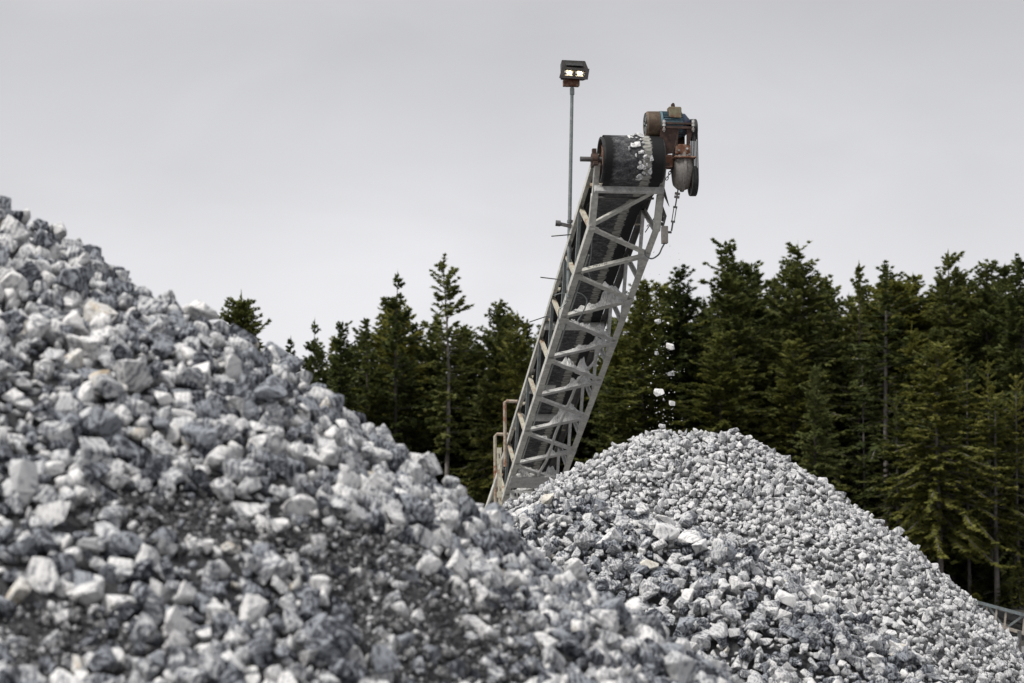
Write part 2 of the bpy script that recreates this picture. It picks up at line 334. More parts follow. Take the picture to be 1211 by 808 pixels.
gm = MB(); R_ = 4000; gm.add([(-R_, -R_, 0), (R_, -R_, 0), (R_, R_, 0), (-R_, R_, 0)], [(0, 1, 2, 3)])
obj('ground', gm, M['ground'], kind='structure', label='grey quarry floor under the stone heaps')
def grid(name, x0, x1, y0, y1, nx, ny, fn, m, **props):
    X, Y = np.meshgrid(np.linspace(x0, x1, nx), np.linspace(y0, y1, ny)); Z = fn(X, Y)
    vs = np.stack([X.ravel(), Y.ravel(), Z.ravel()], 1)
    fs = [(j * nx + i, j * nx + i + 1, (j + 1) * nx + i + 1, (j + 1) * nx + i) for j in range(ny - 1) for i in range(nx - 1)]
    me = bpy.data.meshes.new(name); me.from_pydata(vs.tolist(), [], fs); me.shade_smooth()
    return link(name, me, m, **props)
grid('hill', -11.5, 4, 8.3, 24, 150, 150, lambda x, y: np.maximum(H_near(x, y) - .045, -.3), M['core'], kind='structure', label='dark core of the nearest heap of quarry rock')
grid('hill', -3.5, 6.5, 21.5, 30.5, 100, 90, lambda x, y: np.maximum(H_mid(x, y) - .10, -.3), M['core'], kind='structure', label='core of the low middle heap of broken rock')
grid('hill', -5.5, 9, 27.6, 39.5, 140, 110, lambda x, y: np.maximum(H_far(x, y) - .07, -.3), M['core_pale'], kind='structure', label='core of the pale stone heap under the conveyor')
grid('ground', -160, 180, 57, 170, 90, 50, lambda x, y: np.clip((y - 108) * .02, 0.004, .25) + .12 * vnoise(x, y, .2, 9) * np.clip((y - 108) / 10, 0, 1), M['litter'], kind='structure', label='dark forest floor under the conifers')
grid('hill', -400, 420, 171, 420, 80, 30, lambda x, y: np.clip((y - 172) * .075, -.3, 9) + 1.5 * vnoise(x, y, .03, 9) * np.clip((y - 172) / 40, 0, 1), M['litter'], kind='structure', label='low dark rise added behind the conifers to close the gaps')  # rise added to block light between the trunks

# --- stone prototypes
def stone_proto(seed, size, npts, bev=True, detail=False):
    r = random.Random(seed); bm = bmesh.new(); ax = (1, r.uniform(.62, .95), r.uniform(.42, .78))
    for i in range(npts):
        z = r.uniform(-1, 1); t = r.uniform(0, 2 * math.pi); q = math.sqrt(1 - z * z); k = r.uniform(.82, 1.08)
        v = Vector((q * math.cos(t), q * math.sin(t), z)); pw = .75
        v = Vector([math.copysign(abs(c) ** pw, c) * a * k for c, a in zip(v, ax)])
        bm.verts.new(v * size * .5)
    res = bmesh.ops.convex_hull(bm, input=bm.verts)
    bmesh.ops.delete(bm, geom=[v for v in bm.verts if not v.link_faces], context='VERTS')
    bmesh.ops.dissolve_limit(bm, angle_limit=math.radians(14), verts=bm.verts, edges=bm.edges)
    if bev: bmesh.ops.bevel(bm, geom=bm.edges[:], offset=size * .024, segments=1, affect='EDGES', clamp_overlap=True)
    bmesh.ops.triangulate(bm, faces=bm.faces)
    if detail:
        bmesh.ops.subdivide_edges(bm, edges=[e for e in bm.edges if e.calc_length() > size * .16], cuts=1, use_grid_fill=True)
        bmesh.ops.triangulate(bm, faces=bm.faces)
        for v in bm.verts:
            v.co += v.co.normalized() * size * (.045 * mnoise.noise(v.co / size * 5 + Vector((seed, 0, 0))) + .03 * mnoise.noise(v.co / size * 13))
    vs = np.array([v.co[:] for v in bm.verts]); bm.verts.index_update(); fs = np.array([[v.index for v in f.verts] for f in bm.faces]); bm.free()
    return vs, fs
PR = {'near': [stone_proto(i, .2, random.choice((11, 13, 16)), True, True) for i in range(22)],
      'mid': [stone_proto(100 + i, .2, random.choice((10, 12, 15)), True, True) for i in range(22)],
      'far': [stone_proto(200 + i, .15, random.choice((9, 11, 13)), True) for i in range(24)],
      'near_s': [stone_proto(i, .2, random.choice((11, 13, 15)), True) for i in range(22)],
      'mid_s': [stone_proto(100 + i, .2, random.choice((10, 12, 15)), True) for i in range(22)],
      'far_s': [stone_proto(200 + i, .15, random.choice((9, 11, 12)), i % 2 == 0) for i in range(24)],
      'fill': [stone_proto(340 + i, .15, 10, False) for i in range(14)],
      'grit': [stone_proto(300 + i, .05, 8, False) for i in range(14)]}
def rand_rots(n, flat=0.5):
    """rotations: mostly lying on their broad side, some tumbled"""
    q = rng.normal(size=(n, 4)); f = rng.random(n) < flat
    a = rng.random(n) * 2 * np.pi; tilt = rng.normal(size=(n, 2)) * .28
    q[f] = np.stack([np.cos(a / 2), tilt[:, 0] * .5, tilt[:, 1] * .5, np.sin(a / 2)], 1)[f]
    q /= np.linalg.norm(q, axis=1)[:, None]; w, x, y, z = q.T
    return np.stack([np.stack([1 - 2 * (y * y + z * z), 2 * (x * y - z * w), 2 * (x * z + y * w)], 1), np.stack([2 * (x * y + z * w), 1 - 2 * (x * x + z * z), 2 * (y * z - x * w)], 1), np.stack([2 * (x * z - y * w), 2 * (y * z + x * w), 1 - 2 * (x * x + y * y)], 1)], 1)
def grad(fn, x, y, e=.05): return (fn(x + e, y) - fn(x - e, y)) / (2 * e), (fn(x, y + e) - fn(x, y - e)) / (2 * e)
def layer(fn, x0, x1, y0, y1, d, jit, lift, smean, ssd, smin, smax, keep, flat=.5):
    nx = int((x1 - x0) / d); ny = int((y1 - y0) / (d * .866)); X, Y = np.meshgrid(np.arange(nx) * d + x0, np.arange(ny) * d * .866 + y0)
    X = X + (np.arange(ny) % 2)[:, None] * d / 2; X = X.ravel() + rng.normal(size=X.size) * jit * d; Y = Y.ravel() + rng.normal(size=Y.size) * jit * d
    k = keep(X, Y); X, Y = X[k], Y[k]; Z = fn(X, Y); n = len(X)
    s = np.clip(np.exp(rng.normal(size=n) * ssd) * smean, smin, smax)
    gx, gy = grad(fn, X, Y); nn = np.stack([-gx, -gy, np.ones(n)], 1); nn /= np.linalg.norm(nn, axis=1)[:, None]
    vw = np.stack([X, Y, Z - CAMZ], 1); fc = -(nn * vw).sum(1) / np.linalg.norm(vw, axis=1); k = fc > (-.36 if lift < .3 and lift > .22 or lift == .20 else -.10)   # the far backs of the heaps keep only their core
    X, Y, Z, s, nn, gx, gy = X[k], Y[k], Z[k], s[k], nn[k], gx[k], gy[k]; n = len(X)
    P = np.stack([X, Y, Z], 1) + nn * (lift * s + rng.normal(size=n) * .02)[:, None]
    # align broad side with the slope
    R = rand_rots(n, flat); up = np.array([0, 0, 1.]); v = np.cross(np.broadcast_to(up, nn.shape), nn); c = nn[:, 2]
    K = np.zeros((n, 3, 3)); K[:, 0, 1] = -v[:, 2]; K[:, 0, 2] = v[:, 1]; K[:, 1, 0] = v[:, 2]; K[:, 1, 2] = -v[:, 0]; K[:, 2, 0] = -v[:, 1]; K[:, 2, 1] = v[:, 0]
    Rs = np.eye(3) + K + K @ K / (1 + c)[:, None, None]
    return P, Rs @ R, s
def cat(*ls): return tuple(np.concatenate(a) for a in zip(*ls))
def frame_keep(fn, own_others, mx, my0=-60, my1=900):
    def k(X, Y):
        Z = fn(X, Y); px, py = proj(np.stack([X, Y, Z], 1)); o = own_others(X, Y)
        return (Z > .05) & (px > -mx) & (px < 1211 + mx) & (py < my1) & (py > my0) & (Z > o - .1)
    return k
def merged(name, data, size0, protos, classes, mats, label, category=None):
    """one 'stuff' mesh of the stones that are too many to be objects"""
    P, R, s, cl = data; V = []; F = []; MI = []; o = 0; ch = rng.integers(0, len(protos), len(P)); small = PR['fill'] if len(P) and size0 > .06 else None
    for i in range(len(P)):
        lo = small is not None and s[i] < size0 * .62
        vs, fs = small[ch[i] % len(small)] if lo else protos[ch[i]]
        if lo: vs = vs * (size0 / .15)
        v = (vs * (s[i] / size0)) @ R[i].T + P[i]; V.append(v); F.append(fs + o); MI.append(np.full(len(fs), cl[i])); o += len(v)
    V = np.concatenate(V); F = np.concatenate(F); MI = np.concatenate(MI)
    me = bpy.data.meshes.new(name); me.vertices.add(len(V)); me.vertices.foreach_set('co', V.ravel()); me.loops.add(F.size); me.loops.foreach_set('vertex_index', F.ravel().astype(np.int32))
    me.polygons.add(len(F)); me.polygons.foreach_set('loop_start', np.arange(0, F.size, 3, dtype=np.int32))
    for m in mats: me.materials.append(m)
    me.polygons.foreach_set('material_index', MI.astype(np.int32)); me.update(calc_edges=True); me.validate()
    o = bpy.data.objects.new(name, me); COL.objects.link(o); o['kind'] = 'stuff'; o['label'] = label; return o
def proto_meshes(key, mats):
    out = []
    for i, (vs, fs) in enumerate(PR[key]):
        row = {}
        for c, m in mats.items():
            me = bpy.data.meshes.new('stone'); me.from_pydata(vs.tolist(), [], fs.tolist()); me.materials.append(m); row[c] = me
        out.append(row)
    return out
def single(name, me, P, R, k, label, category, group):
    o = bpy.data.objects.new(name, me); COL.objects.link(o)
    mt = Matrix([list(R[i]) for i in range(3)]).to_4x4(); o.matrix_world = Matrix.Translation(Vector(P)) @ mt @ Matrix.Scale(k, 4)
    o['label'] = label; o['category'] = category
    if group: o['group'] = group
    return o
def pick_visible(data, n, tpx=3):
    """indices of the n stones that show largest: in frame, on the camera side, nothing in front"""
    P, R, s, cl = data; px, py = proj(P); inn = (px > 4) & (px < 1207) & (py > 4) & (py < 804)
    ok = inn & visible(P)
    # coarse depth buffer of all stones: skip those covered by nearer ones
    D = np.linalg.norm(P - np.array([0, 0, CAMZ]), axis=1); rad = s * .42 * FPX / D
    idx = np.argsort(D); G = np.zeros((808 // 2 + 60, 1211 // 2 + 60), np.int32) - 1; order = idx[::-1]
    yy, xx = np.mgrid[-30:31, -30:31]
    for i in order:
        if not ok[i]: continue
        r = max(1, int(rad[i] / 2)); cx, cy = int(px[i] / 2) + 30, int(py[i] / 2) + 30
        m = (xx * xx + yy * yy) <= r * r; sub = G[cy - 30:cy + 31, cx - 30:cx + 31]
        if sub.shape != m.shape: continue
        sub[m] = i
    cnt = np.bincount(G[G >= 0].ravel(), minlength=len(P)); cnt = cnt * ok
    return np.argsort(-cnt)[:n]

# --- near heap
KEYS = ['pale', 'grey', 'dark', 'stain', 'dusty', 'dusty2', 'grit', 'cream']; KI = {k: i for i, k in enumerate(KEYS)}; ALLM = [ROCK[k] for k in KEYS]
def patch(X, Y, fn):
    """where fine dark gravel has run down over the heap"""
    px, py = proj(np.stack([X, Y, fn(X, Y)], 1))
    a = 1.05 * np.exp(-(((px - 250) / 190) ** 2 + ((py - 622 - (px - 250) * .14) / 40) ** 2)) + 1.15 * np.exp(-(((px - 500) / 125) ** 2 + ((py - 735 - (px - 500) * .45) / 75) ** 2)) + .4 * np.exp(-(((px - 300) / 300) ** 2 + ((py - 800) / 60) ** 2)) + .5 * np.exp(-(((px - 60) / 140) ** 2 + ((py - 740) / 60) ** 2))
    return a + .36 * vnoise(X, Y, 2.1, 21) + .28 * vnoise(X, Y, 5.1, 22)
def classes(n, probs):
    return rng.choice([KI[k] for k in probs], n, p=np.array(list(probs.values())) / sum(probs.values()))
zero = lambda X, Y: np.zeros_like(X)
kn = frame_keep(H_near, zero, 220, -60, 860)
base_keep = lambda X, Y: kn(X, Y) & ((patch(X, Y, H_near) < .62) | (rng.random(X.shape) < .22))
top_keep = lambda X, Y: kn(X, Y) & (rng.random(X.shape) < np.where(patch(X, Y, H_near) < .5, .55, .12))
A = layer(H_near, -9, 3.5, 9, 19, .124, .20, .05, .155, .28, .08, .27, base_keep)
B = layer(H_near, -9, 3.5, 9, 19, .215, .28, .36, .155, .32, .09, .27, top_keep, .85)
C0 = layer(H_near, -9, 3.5, 9, 19, .10, .25, -.15, .10, .25, .05, .15, base_keep)
near = cat(A, B, C0); near[0][:, 2] -= np.where(patch(near[0][:, 0], near[0][:, 1], H_near) > .45, .05, 0); near = (*near, classes(len(near[0]), {'pale': .30, 'grey': .33, 'dark': .37, 'stain': .012}))
# --- middle heap
km = frame_keep(H_mid, lambda X, Y: np.maximum(H_near(X, Y), H_far(X, Y)), 120)
A = layer(H_mid, -3, 6, 22, 29.5, .155, .20, .05, .185, .26, .10, .30, km)
B = layer(H_mid, -3, 6, 22, 29.5, .27, .28, .42, .19, .32, .10, .36, lambda X, Y: km(X, Y) & (rng.random(X.shape) < .6))
C0 = layer(H_mid, -3, 6, 22, 29.5, .10, .25, -.15, .10, .25, .05, .15, km)
mid = cat(A, B, C0); mid = (*mid, classes(len(mid[0]), {'pale': .27, 'grey': .38, 'dark': .29, 'dusty': .05, 'cream': .01}))
# --- far heap
kf = frame_keep(H_far, H_mid, 90)
A = layer(H_far, -4.5, 8.6, 27.8, 37.5, .103, .20, .05, .130, .24, .08, .20, kf)
B = layer(H_far, -4.5, 8.6, 27.8, 37.5, .18, .28, .36, .130, .27, .07, .20, lambda X, Y: kf(X, Y) & (rng.random(X.shape) < .55))
C0 = layer(H_far, -4.5, 8.6, 27.8, 37.5, .082, .25, -.15, .085, .25, .05, .12, kf)
far = cat(A, B, C0); far = (*far, classes(len(far[0]), {'dusty': .68, 'dusty2': .22, 'grey': .07, 'pale': .03}))
LAB = {
 'near': {'pale': 'pale white and grey marbled rock in the blurred foreground heap', 'grey': 'mid grey veined rock in the blurred foreground heap', 'dark': 'dark slate grey rock in the blurred foreground heap', 'stain': 'pale rock with rusty tan stain in the blurred foreground heap'},
 'mid': {'pale': 'pale angular rock on the coarse middle heap', 'grey': 'mid grey angular rock on the coarse middle heap', 'dark': 'dark slate grey rock on the coarse middle heap', 'dusty': 'dust covered light grey rock on the coarse middle heap', 'cream': 'cream coloured rock on the coarse middle heap'},
 'far': {'dusty': 'dust pale crushed stone on the sharp heap under the conveyor', 'dusty2': 'greyer crushed stone on the sharp heap under the conveyor', 'grey': 'dark veined crushed stone on the sharp heap under the conveyor', 'pale': 'whitest crushed stone on the sharp heap under the conveyor'}}
GRP = {'near': 'rocks lying on the foreground heap', 'mid': 'rocks lying on the middle heap', 'far': 'stones lying on the heap under the conveyor'}
LOOK = {'pale': 'white marbled', 'grey': 'mid grey', 'dark': 'dark slate', 'stain': 'tan-stained', 'dusty': 'dust-pale', 'dusty2': 'greyer dusty', 'cream': 'cream coloured'}
SIL = {}
def zone_label(key, c, P, k, shp):
    px, py = proj(P); px, py = float(px[0]), float(py[0]); sz = 'large' if k > 1.2 else ('small' if k < .78 else 'middling'); sz += ' ' + shp
    if key == 'near':
        d = py - (228 + .662 * px)
        z = ('on the upper skyline of the foreground heap' if px < 200 else 'on the skyline right of the round-topped tree' if px < 420 else 'on the low skyline end of the foreground heap') if d < 32 else 'by the dark gravel strip of the foreground heap' if (100 < px < 420 and 560 < py < 680) else 'in the lower left corner of the foreground heap' if (py > 640 and px < 260) else 'in the dark gravel below the foreground heap' if py > 660 else 'just under the skyline of the foreground heap' if d < 110 else 'at the left edge of the foreground heap' if px < 90 else 'on the upper face of the foreground heap' if py < 480 else 'on the right shoulder of the foreground heap' if px > 400 else 'in the middle of the foreground heap'
    elif key == 'mid':
        z = 'on the crest of the coarse middle heap' if py < 632 else 'low where the blurred heap meets the middle heap' if px < 740 else 'at the bottom right of the coarse middle heap' if (px > 920) else 'on the right shoulder of the middle heap' if px > 850 else 'on the face of the coarse middle heap'
    else:
        z = 'on the rounded top of the heap under the conveyor' if py < 545 and 740 < px < 920 else 'on the left slope nearest the conveyor truss' if px < 740 else 'on the right slope edge against the dark trees' if py < 535 + (px - 900) * .72 and px > 900 else 'at the far right foot of the heap under the conveyor' if px > 1080 else 'low on the heap above the coarser rocks' if py > 610 else 'on the upper face of the heap under the conveyor'
    return f'{sz} {LOOK[c]} stone {z}'
def emit(key, data, n, name, category, size0, rest_label):
    pk = pick_visible(data, n); P, R, s, cl = data; PM = proto_meshes(key, {k: ROCK[k] for k in LAB[key]})
    for i in pk:
        c = KEYS[cl[i]]; q_ = rng.integers(len(PM)); e_ = np.sort(np.ptp(PR[key][q_][0], axis=0)); shp = 'flat' if e_[0] / e_[1] < .68 else ('long' if e_[1] / e_[2] < .78 else 'blocky')
        lab = zone_label(key, c, P[i], s[i] / size0, shp); single(name, PM[q_][c], P[i], R[i], s[i] / size0, lab, category, GRP[key])
    m = np.ones(len(P), bool); m[pk] = False
    merged('crushed_gravel', (P[m], R[m], s[m], cl[m]), size0, PR[key + '_s'], cl, ALLM, rest_label); return PM
PMn = emit('near', near, 290, 'rock', 'rock', .2, 'many more grey and white rocks packed in the foreground heap')
PMm = emit('mid', mid, 290, 'broken_stone', 'broken stone', .2, 'many more grey rocks packed in the middle heap')
PMf = emit('far', far, 290, 'crushed_stone', 'crushed stone', .15, 'countless pale crushed stones of the heap under the conveyor')
# fine dark grit that fills the patches and the gaps
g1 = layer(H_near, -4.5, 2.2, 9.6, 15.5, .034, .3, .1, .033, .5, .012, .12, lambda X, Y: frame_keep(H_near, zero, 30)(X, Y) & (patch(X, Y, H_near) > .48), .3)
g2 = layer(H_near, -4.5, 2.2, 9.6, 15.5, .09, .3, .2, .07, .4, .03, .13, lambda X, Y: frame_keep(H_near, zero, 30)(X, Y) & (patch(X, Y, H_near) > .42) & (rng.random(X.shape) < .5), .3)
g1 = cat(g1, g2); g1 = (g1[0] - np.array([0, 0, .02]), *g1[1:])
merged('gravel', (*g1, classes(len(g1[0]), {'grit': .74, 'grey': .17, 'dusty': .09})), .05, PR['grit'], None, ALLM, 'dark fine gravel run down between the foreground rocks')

def on_heap(px, py, fn, Y0, Y1):
    best = None
    for Y in np.linspace(Y0, Y1, 1500):
        p = at(px, py, float(Y))
        g = p.z - float(fn(p.x, p.y))
        if g < 0: return p
        if best is None or g < best[0]: best = (g, p)
    p = best[1]; return Vector((p.x, p.y, float(fn(p.x, p.y))))       # just above the ridge: rest it on the ridge
def special(px, py, fn, Y0, Y1, pm, k, c, size, label, category, name, rot=None, lift=.05):
    p = on_heap(px, py, fn, Y0, Y1); R = rand_rots(1, 1)[0]
    single(name, pm[k][c], (p.x, p.y, p.z + lift), R, size, label, category, None)
PMs = proto_meshes('near', {k: ROCK[k] for k in ('stain', 'dark', 'pale', 'cream')}); PMs2 = proto_meshes('mid', {k: ROCK[k] for k in ('dark', 'cream', 'pale')})
for px, py, c, sz, lb in ((101, 293, 'dark', 1.25, 'dark flat rock jutting out of the foreground heap against the sky'),
                          (226, 372, 'dark', 1.1, 'small dark rock at the skyline of the foreground heap'),
                          (42, 399, 'stain', 1.0, 'white rock with orange stain near the left edge'),
                          (120, 465, 'stain', 1.3, 'large orange stained rock lying low in the foreground heap'),
                          (82, 437, 'stain', 1.0, 'tan streaked rock between two dark rocks of the foreground heap'),
                          (386, 492, 'stain', 1.5, 'long pale rock with orange end on the heap\'s right slope'),
                          (325, 632, 'pale', 1.0, 'lone white rock lying on the dark fine gravel'),
                          (543, 680, 'pale', 1.35, 'brightest white flat rock above the dark gravel patch')):
    special(px, py, H_near, 9, 20, PMs, {'dark': 3, 'stain': 5, 'pale': 8}[c] + int(px) % 3, c, sz, lb, 'rock', 'rock')
for px, py, c, sz, lb in ((703, 604, 'dark', 1.75, 'big dark slate boulder on the left crest of the middle heap'),
                          (745, 598, 'dark', 1.1, 'small black rock beside the big slate boulder'),
                          (757, 622, 'dark', 1.45, 'dark two-toned rock in the centre of the middle heap'),
                          (768, 676, 'cream', 1.1, 'smooth cream coloured stone low on the middle heap')):
    special(px, py, H_mid, 21, 30, PMs2, {'dark': 4, 'cream': 9}[c] + int(px) % 3, c, sz, lb, 'rock', 'boulder' if 'boulder' in lb else 'rock')

# ------------------------------------------------------------------ the conveyor
TH, BE, WT, SP, RS, DT, TS = 0.11948, 0.31974, 1.0445, 1.5986, .558, .81, .52
u = Vector((math.cos(BE) * math.sin(TH), -math.cos(BE) * math.cos(TH), math.sin(BE)))      # towards the head
w = Vector((math.cos(TH), math.sin(TH), 0)); n_ = w.cross(-u)
P0 = Vector((1.1018, 34.6, 5.007 + CAMZ))
def C(a, b, c): return P0 + w * a - u * b + n_ * c          # a across, b back from the bend, c up from the bottom chord
BT = P0.z / math.sin(BE) - .9                              # where the bottom chord nears the ground
mt = Matrix((w, -u, n_)).transposed().to_4x4(); mt.translation = C(0, BT, 0)
conv = root('belt_conveyor', 'tall pale steel truss conveyor rising over the stone heap', 'conveyor', mtx=mt)
HB = (-.825, .70)                                          # head pulley axis
bh = -w; dn = -n_
# chords: angle irons
for (a, ex) in ((0, w), (WT, -w)):
    mb = MB(); mb.angle(C(a, 0, 0), C(a, BT, 0), .10, .012, ex, n_); obj('bottom_chord', mb, M['paint'], conv)
    mb = MB(); mb.angle(C(a, HB[0] + .04, DT), C(a, BT, DT), .085, .012, ex, -n_); obj('top_chord', mb, M['paint'] if a == 0 else M['shade_steel'], conv)  # right chord: the shade on it is put into its darker colour
    mb = MB(); o = ex * .0; kn_ = C(a, 0, 0); br = C(a, HB[0], HB[1] - .06)
    mb.bar(kn_ + ex * .045, C(a, -.45, .33) + ex * .045, .10, .09, n_); mb.bar(C(a, -.43, .30) + ex * .045, br + ex * .045, .085, .08, n_)
    obj('head_post', mb, M['paint'], conv, bevel=.006)
NL = [i * SP for i in range(0, 10)]; NR = [(i + RS) * SP for i in range(0, 9)]
# bottom-face zigzag
def dust_on(p, q, amp, peaks, seed, width=.11):
    """a ragged ridge of caked fines lying on a member"""
    mb = MB(); d = q - p; l = d.length; d = d / l; side = Vector((0, 0, 1)).cross(d).normalized(); k = int(l / .022); r = random.Random(seed); vs = []
    prof = [(-1, 0), (-.8, .25), (-.55, .5), (-.3, .78), (-.05, 1), (.2, .8), (.5, .5), (.75, .25), (1, 0)]; m = len(prof)
    for i in range(k + 1):
        t = i / k; h = .02 + amp * sum(a * math.exp(-((t - c) / s_) ** 2) for (c, s_, a) in peaks); h *= 1 + .30 * mnoise.noise(Vector((t * 9, seed, 0))) + .22 * mnoise.noise(Vector((t * 31, seed, 4))); h *= min(1, 8 * t, 8 * (1 - t))
        ww = width * (.45 + .4 * min(1.6, h / .12))
        for (s_, hh) in prof:
            jj = .35 * mnoise.noise(Vector((t * l * 16, s_ * 2.5, seed))) + .25 * mnoise.noise(Vector((t * l * 45, s_ * 6, seed + 9)))
            vs.append(p + d * (l * t + .01 * r.uniform(-1, 1)) + side * (s_ * ww * (1 + .25 * jj)) + Vector((0, 0, .03 + hh * h * (1 + jj) + (.006 * r.uniform(-1, 1) if hh else 0))))
    fs = [(i * m + j, i * m + j + 1, i * m + j + 1 + m, i * m + j + m) for i in range(k) for j in range(m - 1)]
    fs += [tuple(range(m))[::-1], tuple(k * m + j for j in range(m))] + [(i * m, i * m + m, i * m + 2 * m - 1, i * m + m - 1) for i in range(k)]
    mb.add(vs, fs); return mb
M['fines'] = rock_mat('caked_stone_dust', (.38, .38, .375), (.54, .54, .53), (.68, .68, .67), scale=12, bump=.9)
pairs = [(C(.04, -.02, .01), C(WT - .04, -.48, .40), None)]
for i in range(9):
    pairs.append((C(.05, NL[i] + .06, 0), C(WT - .05, NR[i] - .04, 0), i * 2)); pairs.append((C(.05, NL[i + 1] - .06, 0), C(WT - .05, NR[i] + .04, 0), i * 2 + 1))
PK = {0: (.03, [(.55, .08, 1.6)]), 1: (.0, [(.5, .2, 1)]), 2: (.08, [(.7, .14, 1), (.55, .05, .8)]), 3: (.26, [(.72, .13, 1.0), (.35, .25, .35), (.86, .05, .5)]), 4: (.12, [(.45, .18, .6), (.75, .14, 1.1), (.2, .08, .5)]),
      5: (.15, [(.78, .12, 1), (.45, .16, .5), (.1, .1, .3)]), 6: (.16, [(.35, .1, .6), (.68, .07, 1.3), (.5, .3, .4)]), 7: (.14, [(.6, .13, .9), (.8, .1, .9)]), 8: (.12, [(.7, .12, 1.)]), 9: (.24, [(.62, .18, 1), (.85, .08, .5)]),
      10: (.04, [(.4, .2, 1)]), 11: (.09, [(.62, .06, 1.4), (.4, .3, .3)]), 12: (.2, [(.8, .12, 1.1), (.4, .2, .2)]), 13: (.2, [(.3, .12, .7), (.6, .12, .8)])}
for k, (p, q, j) in enumerate(pairs):
    if j is not None and j > 15: continue
    mb = MB(); mb.angle(p, q, .088, .010, n_ * -1 if False else (q - p).cross(n_).normalized(), n_); b_ = obj('brace', mb, M['dusted'] if k > 4 else M['paint'], conv)
    if j in PK and PK[j][0] > 0:
        a, pk = PK[j]; obj('dust_deposit', dust_on(p + (q - p) * .04, p + (q - p) * .97, a, pk, j + 3), M['fines'], b_)
# marker writing on one brace
p, q = pairs[2][0], pairs[2][1]
fc = bpy.data.curves.new('marker_text', 'FONT'); fc.body = 'STRUCTURE'; fc.size = .085; fc.extrude = .001
fo = bpy.data.objects.new('lettering', fc); COL.objects.link(fo); dg = bpy.context.evaluated_depsgraph_get(); me = bpy.data.meshes.new_from_object(fo.evaluated_get(dg)); bpy.data.objects.remove(fo)
X_ = (q - p).normalized(); Y_ = n_; Z_ = X_.cross(n_).normalized()
mm = Matrix((X_ * .50, Y_ * .66, Z_)).transposed().to_4x4(); mm.translation = p + (q - p) * .245 + Y_ * .044 + Z_ * .0125
me.transform(WORLD[conv.name].inverted() @ mm); link('lettering', me, M['ink'], conv)
# gussets
for a, s, NN in ((0, 1, NL), (WT, -1, NR)):
    for i, b in enumerate(NN[:8]):
        mb = MB(); e = w * s; mb.plate([C(a, b - .13, -.004), C(a, b + .13, -.004), C(a, b + .05, -.004) + e * .15, C(a, b - .05, -.004) + e * .15], n_, .008); obj('gusset', mb, M['paint'] if a == 0 else M['dusted'], conv)
# side panels: Warren web of slim posts and tan diagonals
for a, s in ((0, 1), (WT, -1)):
    e = w * s; sh = 0 if a == 0 else RS * SP - SP * TS * 0
    for i in range(9):
        t = C(a, NL[i] + SP * TS + (0 if a == 0 else SP * (RS - .5)), DT) + e * .02
        lo1 = C(a, NL[i] + (0 if a == 0 else SP * (RS - .5)), .02) + e * .02; lo2 = C(a, NL[i + 1] + (0 if a == 0 else SP * (RS - .5)), .02) + e * .02
        mb = MB(); mb.angle(t - n_ * .02, lo1, .06, .008, e, (t - lo1).cross(e)); obj('web_diagonal', mb, M['paint_rust'] if a == 0 else M['dusted'], conv)
        mb = MB(); mb.bar(t - n_ * .02 + e * .02, lo2 + e * .02, .05, .05, w); obj('web_post', mb, M['galv'] if a == 0 else M['dusted'], conv)
# cross ties, idlers and return rollers
for i in range(12):
    b = .2 + i * 1.2
    mb = MB(); mb.bar(C(.02, b, DT + .01), C(WT - .02, b, DT + .01), .05, .05, n_)
    mb.bar(C(.06, b, DT + .01), C(.06, b, DT + .13), .04, .03, u); mb.bar(C(WT - .06, b, DT + .01), C(WT - .06, b, DT + .13), .04, .03, u)
    fr = obj('idler_frame', mb, M['paint_rust'], conv)
    for (p, q) in ((C(.09, b, DT + .13), C(.34, b, DT + .095)), (C(.36, b, DT + .09), C(.68, b, DT + .09)), (C(.70, b, DT + .095), C(.95, b, DT + .13))):
        mb = MB(); mb.cyl(p, q, .05, 12); obj('idler_roller', mb, M['shade_steel'], fr, smooth=40)
for b in (5.0, 9.0):
    mb = MB(); mb.cyl(C(.03, b, .72), C(WT - .03, b, .72), .07, 14); obj('return_roller', mb, M['dusted'], conv, smooth=40)
# belt: closed loop following the pulley, lifted return strand
R0 = .335
def strip(path, x0, x1, t, nx=10, sag=None):
    """path of (b, c) points; a slab between x0 and x1"""
    mb = MB(); vs = []; k = len(path)
    nrm = []
    for i in range(k):
        a_, b_ = path[max(i - 1, 0)], path[min(i + 1, k - 1)]; d = Vector((b_[0] - a_[0], b_[1] - a_[1])).normalized(); nrm.append((-d[1], d[0]))
    for i, (b, c) in enumerate(path):
        for j in range(nx + 1):
            f = j / nx; dz = sag(f) if sag else 0; vs.append(C(x0 + (x1 - x0) * f, b, c + dz))
    for i, (b, c) in enumerate(path):
        for j in range(nx + 1):
            f = j / nx; dz = sag(f) if sag else 0; vs.append(C(x0 + (x1 - x0) * f, b + nrm[i][0] * t, c + dz + nrm[i][1] * t))
    m_ = nx + 1; o = k * m_; fs = []
    for i in range(k - 1):
        for j in range(nx):
            q0 = i * m_ + j; fs += [(q0, q0 + 1, q0 + m_ + 1, q0 + m_), (o + q0, o + q0 + m_, o + q0 + m_ + 1, o + q0 + 1)]
        fs += [(i * m_, (i + 1) * m_, o + (i + 1) * m_, o + i * m_), (i * m_ + nx, o + i * m_ + nx, o + (i + 1) * m_ + nx, (i + 1) * m_ + nx)]
    fs += [tuple(range(m_)) + tuple(range(o + m_ - 1, o - 1, -1))]; e_ = (k - 1) * m_; fs += [tuple(range(e_, e_ + m_)) + tuple(range(o + e_ + m_ - 1, o + e_ - 1, -1))]
    mb.add(vs, fs); return mb
bx0, bx1 = .125, .945
wrap = [(HB[0] + R0 * math.cos(t), HB[1] + R0 * math.sin(t)) for t in [math.pi / 2 + math.pi * 1.02 * i / 30 for i in range(31)]]
